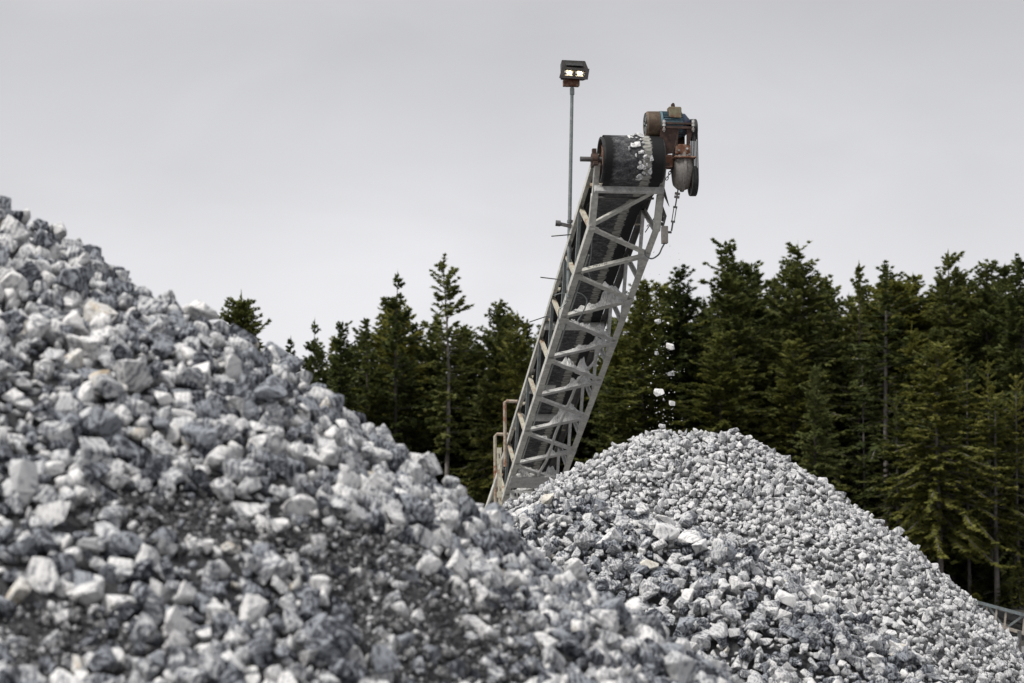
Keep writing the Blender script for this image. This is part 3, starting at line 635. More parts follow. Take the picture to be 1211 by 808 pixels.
ret = [(HB[0] + .25, HB[1] - R0 + .03), (-.2, .47), (.25, .62), (.7, .765), (1.1, .79)] + [(b, .80 - .012 * math.sin((b - 1.1) * 1.05) ** 2) for b in np.arange(1.5, BT, .4)]
bw = obj('belt', strip(wrap + ret, bx0, bx1, -.014, 14), M['belt'], conv, smooth=40)
sagf = lambda f: .05 * max(0, abs(f - .5) - .17) / .33
car = [(HB[0], HB[1] + R0), (-.4, 1.05), (0, 1.03)] + [(b, .965) for b in np.arange(.5, BT, .8)]
obj('belt', strip(car[2:], bx0 - .02, bx1 + .02, .012, 12, sagf), M['belt'], conv, smooth=40)
obj('belt', strip(car[:3], bx0, bx1, .012, 12), M['belt'], conv, smooth=40)
# head pulley
def HP(x, f=0, z=0): return C(x, HB[0], HB[1]) + hd * f + Vector((0, 0, z))
hd = Vector((-math.sin(TH), math.cos(TH), 0))             # horizontal, away from the camera
mb = MB(); mb.lathe(HP(0), w, [(.085, R0 - .045), (.085, R0 - .012), (.98, R0 - .012), (.98, R0 - .045), (.93, R0 - .05), (.14, R0 - .05), (.085, R0 - .045)], 40)
dr = obj('head_pulley', mb, M['black'], conv, smooth=40)
for x in (.15, .92):
    mb = MB(); mb.lathe(HP(x), w, [(0, .03), (0, R0 - .05), (.012, R0 - .05), (.012, .03)], 36); mb.lathe(HP(x - .04), w, [(0, .05), (0, .11), (.09, .11), (.09, .05)], 20)
    for k in range(6):
        t = math.pi / 3 * k; d = hd * math.cos(t) + Vector((0, 0, 1)) * math.sin(t); mb.box(HP(x - .012) + d * .19, d * .09, w * .014, d.cross(w) * .008)
    obj('end_disc', mb, M['rust'], dr, smooth=30)
mb = MB(); mb.cyl(HP(-.2), HP(1.42), .036, 18); obj('shaft', mb, M['shade_steel'], dr, smooth=40)
for x, m in ((.005, M['brown']), (WT - .01, M['brown'])):
    mb = MB(); mb.lathe(HP(x - .045), w, [(0, .045), (0, .085), (.09, .085), (.09, .045)], 18); mb.box(HP(x, 0, -.075), w * .035, hd * .14, Vector((0, 0, .025))); mb.box(HP(x, 0.02, .11), w * .03, hd * .04, Vector((0, 0, .045)))
    obj('bearing', mb, m, conv, bevel=.004, smooth=35)
# cross beam and scraper under the pulley
mb = MB(); mb.bar(C(.02, -.60, .34), C(WT - .02, -.60, .34), .07, .095, n_); cb = obj('cross_beam', mb, M['dusted'], conv, bevel=.005)
obj('dust_deposit', dust_on(C(.08, -.63, .37), C(WT - .1, -.63, .37), .03, [(.3, .2, .6), (.7, .2, .5)], 77, .05), M['fines'], cb)
mb = MB(); mb.bar(C(.0, -.34, .34), C(WT - .12, -.34, .34), .02, .035, u); obj('belt_scraper', mb, M['shade_steel'], conv)
# caked stone chunks stuck on the belt face over the pulley
for k in range(40):
    t = math.pi * (.45 + 1.0 * (k + random.random()) / 40); x = .61 + random.gauss(0, .055) + .05 * math.sin(t * 2); sz = random.choice((.35, .45, .6, .85, 1.0)) * .95
    P = C(x, HB[0] + (R0 + .03) * math.cos(t), HB[1] + (R0 + .03) * math.sin(t)); vs, fs = PR['far'][k % 24]; Rm = rand_rots(1, 0)[0]
    nrm = (P - C(x, *HB)).normalized(); Q = Vector((1, 0, 0)).cross(nrm); vv = []
    for v in vs:
        v = Vector((Rm @ v) * sz); v = v - nrm * v.dot(nrm) * .5; vv.append(P + v)
    mb = MB(); mb.add(vv, fs.tolist()); obj('caked_stone', mb, ROCK['pale'] if k % 3 else ROCK['dusty'], bw)
for k, (x, t) in enumerate(((.55, 1.5), (.62, 1.55), (.70, 1.62), (.66, 1.45), (.50, 1.55))):
    P = C(x, HB[0] + (R0 + .045) * math.cos(t), HB[1] + (R0 + .045) * math.sin(t)); vs, fs = PR['far'][k + 3]; mb = MB(); mb.add([P + Vector(v * .7) for v in vs], fs.tolist()); obj('caked_stone', mb, ROCK['dark'] if k % 2 else ROCK['grey'], bw)
# right head plates
mb = MB(); mb.plate([C(WT + .01, -.50, .45), C(WT + .01, -.62, .25), C(WT + .07, -.48, .14), C(WT + .085, -.34, .24), C(WT + .04, -.25, .45)], u, .012)
mb.plate([C(WT + .01, -.28, .28), C(WT + .075, -.22, .12), C(WT + .03, -.10, -.05), C(WT + .01, -.05, .1)], u, .012); obj('head_skirt', mb, M['shade_steel'], conv)
# left: outboard pole clamp bracket, wires, conduit
K = lambda px, py, b, a, c: None
def onY(px, py, Y): return at(px, py, Y)
mb = MB(); mb.bar(onY(658, 264, 36.2), onY(676, 268, 36.2), .05, .05); mb.cyl(onY(657, 264, 36.2), onY(663, 264.5, 36.2), .045, 12); obj('outrigger_bracket', mb, M['shade_steel'], conv)
for (a_, b_, c_, d_, Y) in ((652, 279.5, 676, 277.5, 36.3), (639, 328, 664, 331, 37.6), (626, 381, 650, 373, 38.6)):
    mb = MB(); mb.cyl(onY(a_, b_, Y), onY(c_, d_, Y), .009, 6); obj('wire', mb, M['shade_steel'], conv)
mb = MB(); mb.cyl(C(.17, 1.1, .12), C(.17, BT - 1, .12), .013, 8); obj('conduit', mb, M['galv'], conv)
mb = MB(); mb.tube(smooth_line([C(.2, .9, .3), C(.24, 1.3, .22), C(.27, 1.8, .2), C(.36, 2.1, .18), C(.45, 2.25, .12)]), .007, 6); obj('wire', mb, M['galv'], conv)
# sagging dust-covered hose hung in the right side of the truss
mb = MB(); mb.tube(smooth_line([at(709, 412, 39.2), at(703, 428, 39.5), at(692, 440, 39.8), at(683, 452, 40.2), at(676, 470, 40.8), at(664, 497, 41.6), at(657, 513, 42.2), at(648, 541, 43.2), at(637, 561, 44.), at(628, 582, 45.)]), .026, 8); obj('hose', mb, M['dusted'], conv, smooth=60)
for pts_, r_ in ((((669, 352), (676, 346), (688, 348), (694, 356), (690, 368), (683, 380)), .011), (((672, 356), (666, 362), (661, 366), (661, 378), (663, 392)), .009), (((655, 350), (664, 347), (672, 350), (668, 356)), .008)):
    mb = MB(); mb.tube(smooth_line([at(x, y, 36.95) for x, y in pts_]), r_, 6); obj('cable', mb, M['galv'], conv, smooth=60)
for pts_, r_ in ((((763, 275), (770, 264), (776, 254)), .008), (((765, 268), (771, 262), (777, 262)), .007)):
    mb = MB(); mb.tube(smooth_line([at(x, y, 35.3) for x, y in pts_]), r_, 5); obj('wire', mb, M['shade_steel'], conv)
# limit switch box with its hose loop and the chain tie from the gearbox
bc = at(786, 278, 34.2)
mb = MB(); mb.box(bc, w * .043, hd * .05, Vector((0, 0, .125))); sb = obj('switch_box', mb, M['gear'], conv, bevel=.006)
mb = MB(); mb.cyl(bc + w * .03 + Vector((0, 0, .04)), bc + w * .1 + Vector((0, 0, .04)), .018, 10); obj('switch_arm', mb, M['shade_steel'], sb)
mb = MB(); mb.tube(smooth_line([bc - Vector((0, 0, .12)), at(783, 293, 34.3), at(779, 301, 34.6), at(771, 306, 34.8), at(764, 303, 35.0), at(763, 297, 35.1)]), .012, 8); obj('hose', mb, M['galv'], conv, smooth=60)

# ---- drive unit at the right of the pulley
px2 = .01183
def D(px, py, f=0): return HP(0) + w * ((px - 702) * px2 / math.cos(TH)) + Vector((0, 0, (186 - py) * px2 + (px - 702) * .00028)) + hd * f
up = Vector((0, 0, 1))
# gearbox: lens-shaped shaft-mounted reducer with ribs
mb = MB(); gx = D(809, 196); prof = []
def gear_slice(x, k, cz=0): return x, k
sl = [(-.135, .55), (-.12, .78), (-.07, .93), (-.02, .97), (-.018, 1.04), (.018, 1.04), (.02, .97), (.07, .92), (.115, .75), (.13, .5)]
n = 26; vs = []; fs = []
for (x, k) in sl:
    for i in range(n):
        t = 2 * math.pi * i / n; rz = math.sin(t); ry = math.cos(t); h = .325 if rz > 0 else .315; wd = .25 * (1 - .25 * max(0, rz)); vs.append(gx + w * x + hd * (ry * wd * k) + up * (rz * h * k - .03))
for a in range(len(sl) - 1):
    for i in range(n): j = (i + 1) % n; fs.append((a * n + i, a * n + j, (a + 1) * n + j, (a + 1) * n + i))
fs += [tuple(range(n))[::-1], tuple(range((len(sl) - 1) * n, len(sl) * n))]; mb.add(vs, fs); gb = obj('gearbox', mb, M['gear'], conv, smooth=35)
mb = MB(); mb.box(D(809, 187), w * .16, hd * .26, up * .012); mb.box(D(808, 176, -.02), w * .11, hd * .14, up * .07); obj('gearbox_flange', mb, M['rust'], gb, bevel=.008)
for (x, y) in ((802, 178), (812, 176), (817, 186), (801, 190), (815, 183)):
    mb = MB(); mb.cyl(D(x, y, -.20), D(x, y, -.14), .018, 6); obj('bolt', mb, M['white'] if x == 812 else M['gear'], gb)
mb = MB(); mb.cyl(D(788, 190), D(797, 190), .10, 18); mb.box(D(791, 190, -.1), w * .05, hd * .03, up * .09); obj('shaft_guard', mb, M['rust'], conv, smooth=35)
# motor bracket
mb = MB(); mb.plate([D(781, 151, -.18), D(803, 151, -.18), D(800, 168, -.16), D(795, 181, -.12), D(777, 183, -.12)], hd, .015); mb.plate([D(781, 151, -.18), D(781, 151, .2), D(783, 178, .1), D(780, 181, -.12)], w, .015)
mbk = obj('motor_bracket', mb, M['brown'], conv)
mb = MB(); mb.plate([D(800, 150, -.17), D(803, 150, -.17), D(801, 172, -.15), D(799, 172, -.15)], hd, .02); obj('bracket_rib', mb, M['brown'], mbk); mb = MB(); mb.plate([D(812, 151, -.17), D(820, 151, -.17), D(815, 172, -.15), D(812, 172, -.15)], hd, .02); obj('bracket_rib', mb, M['brown'], mbk); mb = MB(); mb.plate([D(803, 151, .15), D(815, 151, .15), D(814, 174, .1), D(801, 174, .1)], hd, .012)
obj('bracket_rib', mb, M['brown'], mbk)
mb = MB(); mb.box(D(801, 150.3, 0), w * .235, hd * .21, up * .016); mp_ = obj('mounting_plate', mb, M['brown'], conv)
mb = MB(); mb.box(D(801, 145.2, 0), w * .225, hd * .2, up * .014); obj('mounting_plate', mb, M['brown'], conv)
for x in (784, 819.5):
    for (y, m) in ((143.5, 'white'), (147.5, 'white'), (153, 'gear')):
        mb = MB(); mb.cyl(D(x, y + 1.5, -.21), D(x, y - 1.5, -.21), .024, 6); obj('nut', mb, M[m], mp_)
    mb = MB(); mb.cyl(D(x, 156, -.21), D(x, 141, -.21), .01, 8); obj('stud', mb, M['white'], mp_)
# motor
my = 143.5
mb = MB(); mb.lathe(D(781, my), w, [(0, .14), (0, .19), (.03, .195), (.03, .165), (.34, .165), (.34, .13), (.37, .12), (.37, .0)], 28); mo = obj('drive_motor', mb, M['blue'], conv, smooth=35)
for k in range(26):
    t = 2 * math.pi * k / 26; d = hd * math.cos(t) + up * math.sin(t); mb = MB(); mb.box(D(796, my) + d * .172, w * .14, d * .014, d.cross(w) * .004); obj('cooling_fin', mb, M['blue'], mo)
mb = MB(); mb.lathe(D(764, my), w, [(.03, .05), (.03, .145), (0, .165), (.03, .188), (.195, .192), (.205, .185), (.205, .15)], 32); fcw = obj('fan_cowl', mb, M['cowl'], mo, smooth=35)
for k in range(6):
    t = math.pi / 3 * k + .3; d = hd * math.cos(t) + up * math.sin(t); mb = MB(); mb.box(D(765, my) + d * .10, d * .055, w * .008, d.cross(w) * .014); obj('grille_spoke', mb, M['galv'], fcw)
mb = MB(); mb.lathe(D(765, my), w, [(0, .14), (0, .17), (.01, .17), (.01, .14)], 28); obj('cowl_ring', mb, M['galv'], fcw)
mb = MB(); mb.lathe(D(808, my + 1), w, [(0, .17), (.05, .165), (.09, .12), (.13, .08), (.13, .0)], 24); obj('end_bell', mb, M['navy'], mo, smooth=35)
mb = MB(); mb.plate([D(790.5, 124.5, -.16), D(806, 125.5, -.16), D(805.5, 139, -.20), D(791, 138, -.20)], hd, .02); mb.box(D(798.3, 130.5, -.08), w * .09, hd * .075, up * .075); obj('terminal_box', mb, M['olive'], mo, bevel=.008)
mb = MB(); mb.cyl(D(797, 126, -.1), D(796.5, 121, -.1), .03, 10); mb.cyl(D(796.5, 121, -.13), D(796.5, 121, -.06), .022, 12); obj('lifting_eye', mb, M['brown'], mo)
# sheaves and V-belts
def sheave(px, py, r, wd, m):
    prof = [(0, .04), (0, r)]; k = 4
    for i in range(k): x = wd * (i + .15) / k; prof += [(x, r), (x + wd * .3 / k, r - .022), (x + wd * .55 / k, r)]
    prof += [(wd, r), (wd, .04)]; mb = MB(); mb.lathe(D(px, py), w, prof, 32); return obj('sheave', mb, m, conv, smooth=25)
s1 = sheave(819, 150.5, .155, .085, M['black']); s2 = sheave(818.5, 213, .215, .085, M['shade_steel'])
for (x, y, r) in ((817.5, 213, .06), (818, 150.5, .045)):
    mb = MB(); mb.cyl(D(x, y), D(x + 10, y), r, 16); obj('hub', mb, M['brown'], s2 if y > 200 else s1, smooth=35)
for k in range(5):
    t = 2 * math.pi / 5 * k; d = hd * math.cos(t) + up * math.sin(t); mb = MB(); mb.box(D(818, 213) + d * .12, d * .06, w * .006, d.cross(w) * .02); obj('spoke', mb, M['brown'], s2)
for k in range(4):
    x = 819 + .9 + k * 1.75; mb = MB(); pts = []
    for i in range(15): t = -.05 + math.pi * i / 14; pts.append(D(x, 150.5) + (hd * math.cos(t) + up * math.sin(t)) * .152)
    for i in range(15): t = math.pi + math.pi * i / 14; pts.append(D(x, 213) + (hd * math.cos(t) + up * math.sin(t)) * .212)
    pts.append(pts[0]); mb.tube(pts, .0085, 6); obj('drive_belt', mb, M['black'], conv, smooth=60)
# chain tie with turnbuckle
a_, z_ = D(803, 224, -.05), bc + w * .1 + Vector((0, 0, .06)); dd = (z_ - a_); 
mb = MB(); mb.cyl(a_, a_ + dd * .45, .010, 8); mb.cyl(a_ + dd * .75, z_, .012, 8); ta = obj('torque_rod', mb, M['shade_steel'], conv)
sd_ = dd.cross(hd).normalized() * .018; mb = MB(); mb.bar(a_ + dd * .42 + sd_, a_ + dd * .78 + sd_, .012, .012, hd); mb.bar(a_ + dd * .42 - sd_, a_ + dd * .78 - sd_, .012, .012, hd); mb.cyl(a_ + dd * .40, a_ + dd * .45, .03, 8); mb.cyl(a_ + dd * .75, a_ + dd * .80, .03, 8); obj('turnbuckle', mb, M['shade_steel'], ta)
for t in (.1, .18): mb = MB(); mb.cyl(a_ + dd * t - sd_ * 2, a_ + dd * t + sd_ * 2, .02, 8); obj('shackle', mb, M['gear'], ta)
a2, z2 = D(797, 195, -.05), D(789, 212, -.05)
for k in range(5):
    c0 = a2 + (z2 - a2) * (k + .5) / 5; mb = MB(); d = (z2 - a2).normalized(); e = (hd if k % 2 else d.cross(hd)); mb.tube([c0 + d * .026 * math.cos(t) * 1.2 + e * .016 * math.sin(t) for t in [2 * math.pi * i / 10 for i in range(11)]], .006, 5); obj('chain_link', mb, M['shade_steel'], conv)
# left handrails, ladder strip and stay at the bottom left
def rail(pts, Y, r=.032, m='rust_pale', nm='handrail'):
    mb = MB(); mb.tube([at(x, y, Y) for x, y in pts], r, 8); return obj(nm, mb, M[m], conv)
rail([(597.5, 552), (597, 476), (599.5, 474.5), (612, 475)], 43.8); rail([(586, 600), (585.5, 516), (588, 513.5), (601, 514)], 44.8, m='rust_pale')
rail([(574.5, 603), (593, 548)], 44.6, .03, 'paint', 'stay')
mb = MB()
for k in range(6): mb.box(at(590.5, 533 + k * 13, 44.4), w * .045, hd * .01, up * .055)
mb.bar(at(588.6, 531, 44.4), at(590.6, 602, 44.4), .03, .02, hd); mb.bar(at(591.8, 531, 44.4), at(593.0, 602, 44.4), .03, .02, hd); obj('ladder_strip', mb, M['paint_rust'], conv)
# transfer deck with caked fines near the foot
mb = MB(); mb.box(C(.56, NL[6] + 1.2, -.12), w * .48, u * .05, n_ * .08); de = obj('cross_beam', mb, M['dusted'], conv)
mb = MB(); mb.box(C(.52, NL[6] + .72, -.02), w * .5, u * .28, n_ * .02); obj('deck_plate', mb, M['dusted'], de)
obj('dust_deposit', dust_on(C(.0, NL[6] + .65, 0), C(1.04, NL[6] + .65, 0), .16, [(.25, .1, 1), (.5, .09, .8), (.75, .15, .7)], 99, .3), M['fines'], de)
for x in (.17, .23, .29): mb = MB(); mb.box(C(x, NL[6] + 1.145, -.12), w * .012, u * .01, n_ * .03); obj('bolt', mb, M['black'], de)
mb = MB(); mb.plate([C(.08, NL[5] - .75, .60), C(.5, NL[5] - .75, .60), C(.5, NL[5] - .45, .58), C(.08, NL[5] - .45, .58)], n_, .02); obj('belt_pan', mb, M['dusted'], conv)
# legs hidden behind the heaps that carry the truss
for a in (0, WT):
    b = 12.4; p = C(a, b, 0); mb = MB(); mb.bar(p, (p.x, p.y, 0), .1, .1, w); obj('support_leg', mb, M['paint'], conv)

# ------------------------------------------------------------------ floodlight on its mast
pb, pt = at(672, 352, 36.75), at(676.6, 103, 36.75)
fl = root('floodlight_mast', 'slim galvanised pole with a lit twin-bulb floodlight, clamped to the conveyor', 'floodlight', loc=pb)
mb = MB(); mb.cyl(pb, pb + (pt - pb) * .36, .034, 14, .032); mb.cyl(pb + (pt - pb) * .36, pt, .030, 14, .026); mb.cyl(pb + (pt - pb) * .355, pb + (pt - pb) * .365, .042, 14); mb.cyl(pt - up * .12, pt - up * .02, .036, 14); pl = obj('pole', mb, M['galv'], fl, smooth=40)
for y in (345, 318, 262): mb = MB(); q = at(672.5 + (347 - y) * .018, y, 36.75); mb.cyl(q - up * .02, q + up * .02, .045, 12); mb.box(q + w * .06, w * .06, hd * .012, up * .015); obj('clamp', mb, M['shade_steel'], fl)
q36 = 36.75 / FPX
def F(px, py, f=0): return at(px, py, 36.75) + hd * f
mb = MB(); mb.box(F(675.5, 98.5), w * .125, hd * .06, up * .052); obj('junction_box', mb, M['rust'], fl, bevel=.008)
# housing: open-front box with the flared front frame tilted down, hood above
tl, tr, br_, bl_ = F(664.5, 81.5, -.10), F(694.5, 84, -.10), F(692, 96, -.16), F(661, 94, -.16)
mb = MB(); ctl, ctr = F(664.5, 72, .10), F(691, 73.5, .10)
mb.plate([tl, tr, F(691.5, 73, -.02), F(664.5, 71.8, -.02)], hd, .012)
mb.plate([F(664.5, 71.8, -.02), F(691.5, 73, -.02), F(691, 75, .18), F(665, 74, .18)], up, .012)
mb.plate([tl, F(664.5, 71.8, -.02), F(665, 74, .18), F(665, 92, .14), bl_], w, .012); mb.plate([tr, F(691.5, 73, -.02), F(691, 75, .18), F(691, 93, .14), br_], w, .012)
mb.plate([bl_, br_, F(691, 93, .14), F(665, 92, .14)], up, .012); mb.plate([F(665, 74, .18), F(691, 75, .18), F(691, 93, .14), F(665, 92, .14)], hd, .012)
ho = obj('lamp_housing', mb, M['lamp'], fl)
def lerp(a, b, t): return a + (b - a) * t
mb = MB(); q = lambda s, t: lerp(lerp(tl, tr, s), lerp(bl_, br_, s), t) - hd * .012
for (s0, s1, t0, t1) in ((-.04, 1.04, -.06, .22), (-.04, 1.04, .80, 1.08), (-.04, .10, .22, .80), (.90, 1.04, .22, .80), (.48, .52, .22, .80)): mb.plate([q(s0, t0), q(s1, t0), q(s1, t1), q(s0, t1)], hd, .02)
obj('front_frame', mb, M['lamp'], ho)
mb = MB(); mb.plate([F(668, 75, -.06), F(688, 76, -.06), F(688.5, 80, -.115), F(668, 79, -.115)], hd, .01); obj('label_plate', mb, M['black'], ho)
mb = MB(); 
for s0, s1 in ((.11, .47), (.53, .89)):
    k = 6; qq = lambda s, t, d: q(s, t) + hd * d
    for i in range(k):
        a0, a1 = s0 + (s1 - s0) * i / k, s0 + (s1 - s0) * (i + 1) / k; dz = .05 + .03 * (i % 2); mb.plate([qq(a0, .23, .035), qq(a1, .23, .035), qq(a1, .45, dz), qq(a0, .45, dz)], hd, .004); mb.plate([qq(a0, .79, .035), qq(a1, .79, .035), qq(a1, .60, dz), qq(a0, .60, dz)], hd, .004)
obj('reflector', mb, M['reflector'], ho)
for s_ in (.30, .71):
    mb = MB(); c = q(s_, .44) + hd * .03; mb.lathe(c - w * .05, w, [(.01, .004), (.02, .017), (.05, .024), (.08, .017), (.09, .004)], 14); obj('bulb', mb, M['bulb'], ho, smooth=60)
    mb = MB(); mb.bar(q(s_ - .15, .74) + hd * .025, q(s_ + .15, .74) + hd * .025, .012, .012); obj('lamp_strip', mb, plain('warm_strip', (1, .9, .7), .5, (1, .85, .55), .7), ho)
mb = MB(); mb.plate([q(.1, .22) + hd * .008, q(.9, .22) + hd * .008, q(.9, .8) + hd * .008, q(.1, .8) + hd * .008], hd, .004); obj('glass', mb, M['glass'], ho)

# ------------------------------------------------------------------ falling stones
for i, (x, y, sz, lb) in enumerate(((777.5, 380.5, .62, 'highest falling pale stone, dropping from the belt'), (792.5, 409.5, .80, 'largest lump-shaped falling stone, second from the top'), (777.5, 418, .45, 'small grey falling stone under the largest lump'),
        (793.8, 441.5, .66, 'flattened falling stone halfway down the stream'), (778.8, 463, .98, 'long flat falling stone lying across the stream'), (795.5, 477, .68, 'roundish falling stone low in the stream'), (783.8, 503.5, .66, 'lowest falling stone, just above the heap top'))):
    p = at(x, y, 33.25); vs, fs = PR['far'][(5 * i + 2) % 24]; Rm = rand_rots(1, 1)[0]; Rm = np.array([[1, 0, 0], [0, 0, -1], [0, 1, 0]]) @ Rm if i == 4 else Rm
    me = bpy.data.meshes.new('falling_stone'); me.from_pydata((vs * sz * (1.4 if i != 4 else 1.15)).tolist(), [], fs.tolist()); me.materials.append(ROCK['pale' if i != 2 else 'grey']); o = single('falling_stone', me, p, Rm, 1, lb, 'falling stone', 'stones dropping from the conveyor head')
n = 150; mu = rng.random(n); X_s = 783 + rng.normal(size=n) * (9 + mu * 6) ; Y_s = 340 + mu * 190 + rng.normal(size=n) * 12
m_ = (Y_s < 530); extra = np.stack([rng.uniform(755, 810, 60), rng.uniform(250, 560, 60)], 1)
pts = np.array([list(at(float(a), float(b), 33.25 + random.uniform(-.3, .3))) for a, b in zip(np.concatenate([X_s[m_], extra[:, 0]]), np.concatenate([Y_s[m_], extra[:, 1]]))])
pts = pts[pts[:, 2] > H_all(pts[:, 0], pts[:, 1]) + .05]
k = len(pts); ss = np.clip(np.exp(rng.normal(size=k) * .5) * .017, .009, .055)
merged('dust', (pts, rand_rots(k, 0), ss, np.full(k, KI['pale'])), .05, PR['grit'], None, ALLM, 'fine chips and grit falling with the stones')

# ------------------------------------------------------------------ low second conveyor at the right
Yc = 50.
lp = at(1168, 790, Yc); c2 = root('belt_conveyor', 'low weathered truss conveyor half hidden behind the heap at right', 'conveyor', loc=(lp.x, lp.y, 0))
def Q(px, py, f=0): return at(px, py, Yc) + Vector((0, f, 0))
for f, my_ in ((0, 'bluegrey'), (.85, 'shade_steel')):
    dy = 0 if f == 0 else -1.5
    mb = MB(); mb.bar(Q(1112, 700.5 + dy, f), Q(1290, 748.5 + dy, f), .06, .065); obj('top_chord', mb, M[my_], c2)
    mb = MB(); mb.bar(Q(1120, 722 + dy, f), Q(1290, 773 + dy, f), .06, .07); obj('bottom_chord', mb, M['tan' if f == 0 else 'shade_steel'], c2)
    xs = [1145, 1167.5, 1179, 1190, 1212, 1235, 1258, 1280]
    ty = lambda x: 700.5 + (x - 1112) * .2697 + dy; by = lambda x: 722 + (x - 1120) * .30 + dy
    for x in xs: mb = MB(); mb.bar(Q(x, ty(x), f + .02), Q(x - 2, by(x) , f + .02), .036, .036, Vector((0, 1, 0))); obj('web_post', mb, M['tan' if f == 0 else 'shade_steel'], c2)
    for (xa, xb, fl_) in ((1167.5, 1148, 0), (1168, 1188, 0), (1212, 1190, 0), (1212, 1234, 0), (1258, 1236, 0)): mb = MB(); mb.bar(Q(xa, ty(xa), f + .04), Q(xb, by(xb), f + .04), .04, .04, Vector((0, 1, 0))); obj('web_diagonal', mb, M['galv' if f == 0 else 'shade_steel'], c2)
mb = MB(); mb.bar(Q(1165, 733, .1), Q(1193, 740, .1), .05, .05); mb.bar(Q(1160, 727, .2), Q(1185, 737, .2), .04, .04); obj('cross_brace', mb, M['tan'], c2)
mb = MB(); mb.bar(Q(1112, 710, .42), Q(1290, 760, .42), .55, .02); obj('belt', mb, M['black'], c2)
mb = MB(); mb.bar(Q(1112, 712, .80), Q(1290, 761, .80), .02, .36, Vector((0, 0, 1))); obj('dark_backing', mb, M['black'], c2)  # black panel added so the gaps in the truss read dark
for x in (1175, 1200, 1240): mb = MB(); mb.cyl(Q(x, by(x) + 4, .05), Q(x, by(x) + 4, .8), .06, 12); obj('return_roller', mb, M['shade_steel'], c2)
mb = MB(); mb.bar(Q(1160, 741, 0.3), Q(1290, 775, .3), .10, .10); obj('walkway_beam', mb, M['shade_steel'], c2)
for x in (1205, 1270):
    for f in (0, .85): p = Q(x, by(x), f); mb = MB(); mb.bar(p, (p.x, p.y, 0), .08, .08, Vector((0, 1, 0))); obj('support_leg', mb, M['shade_steel'], c2)

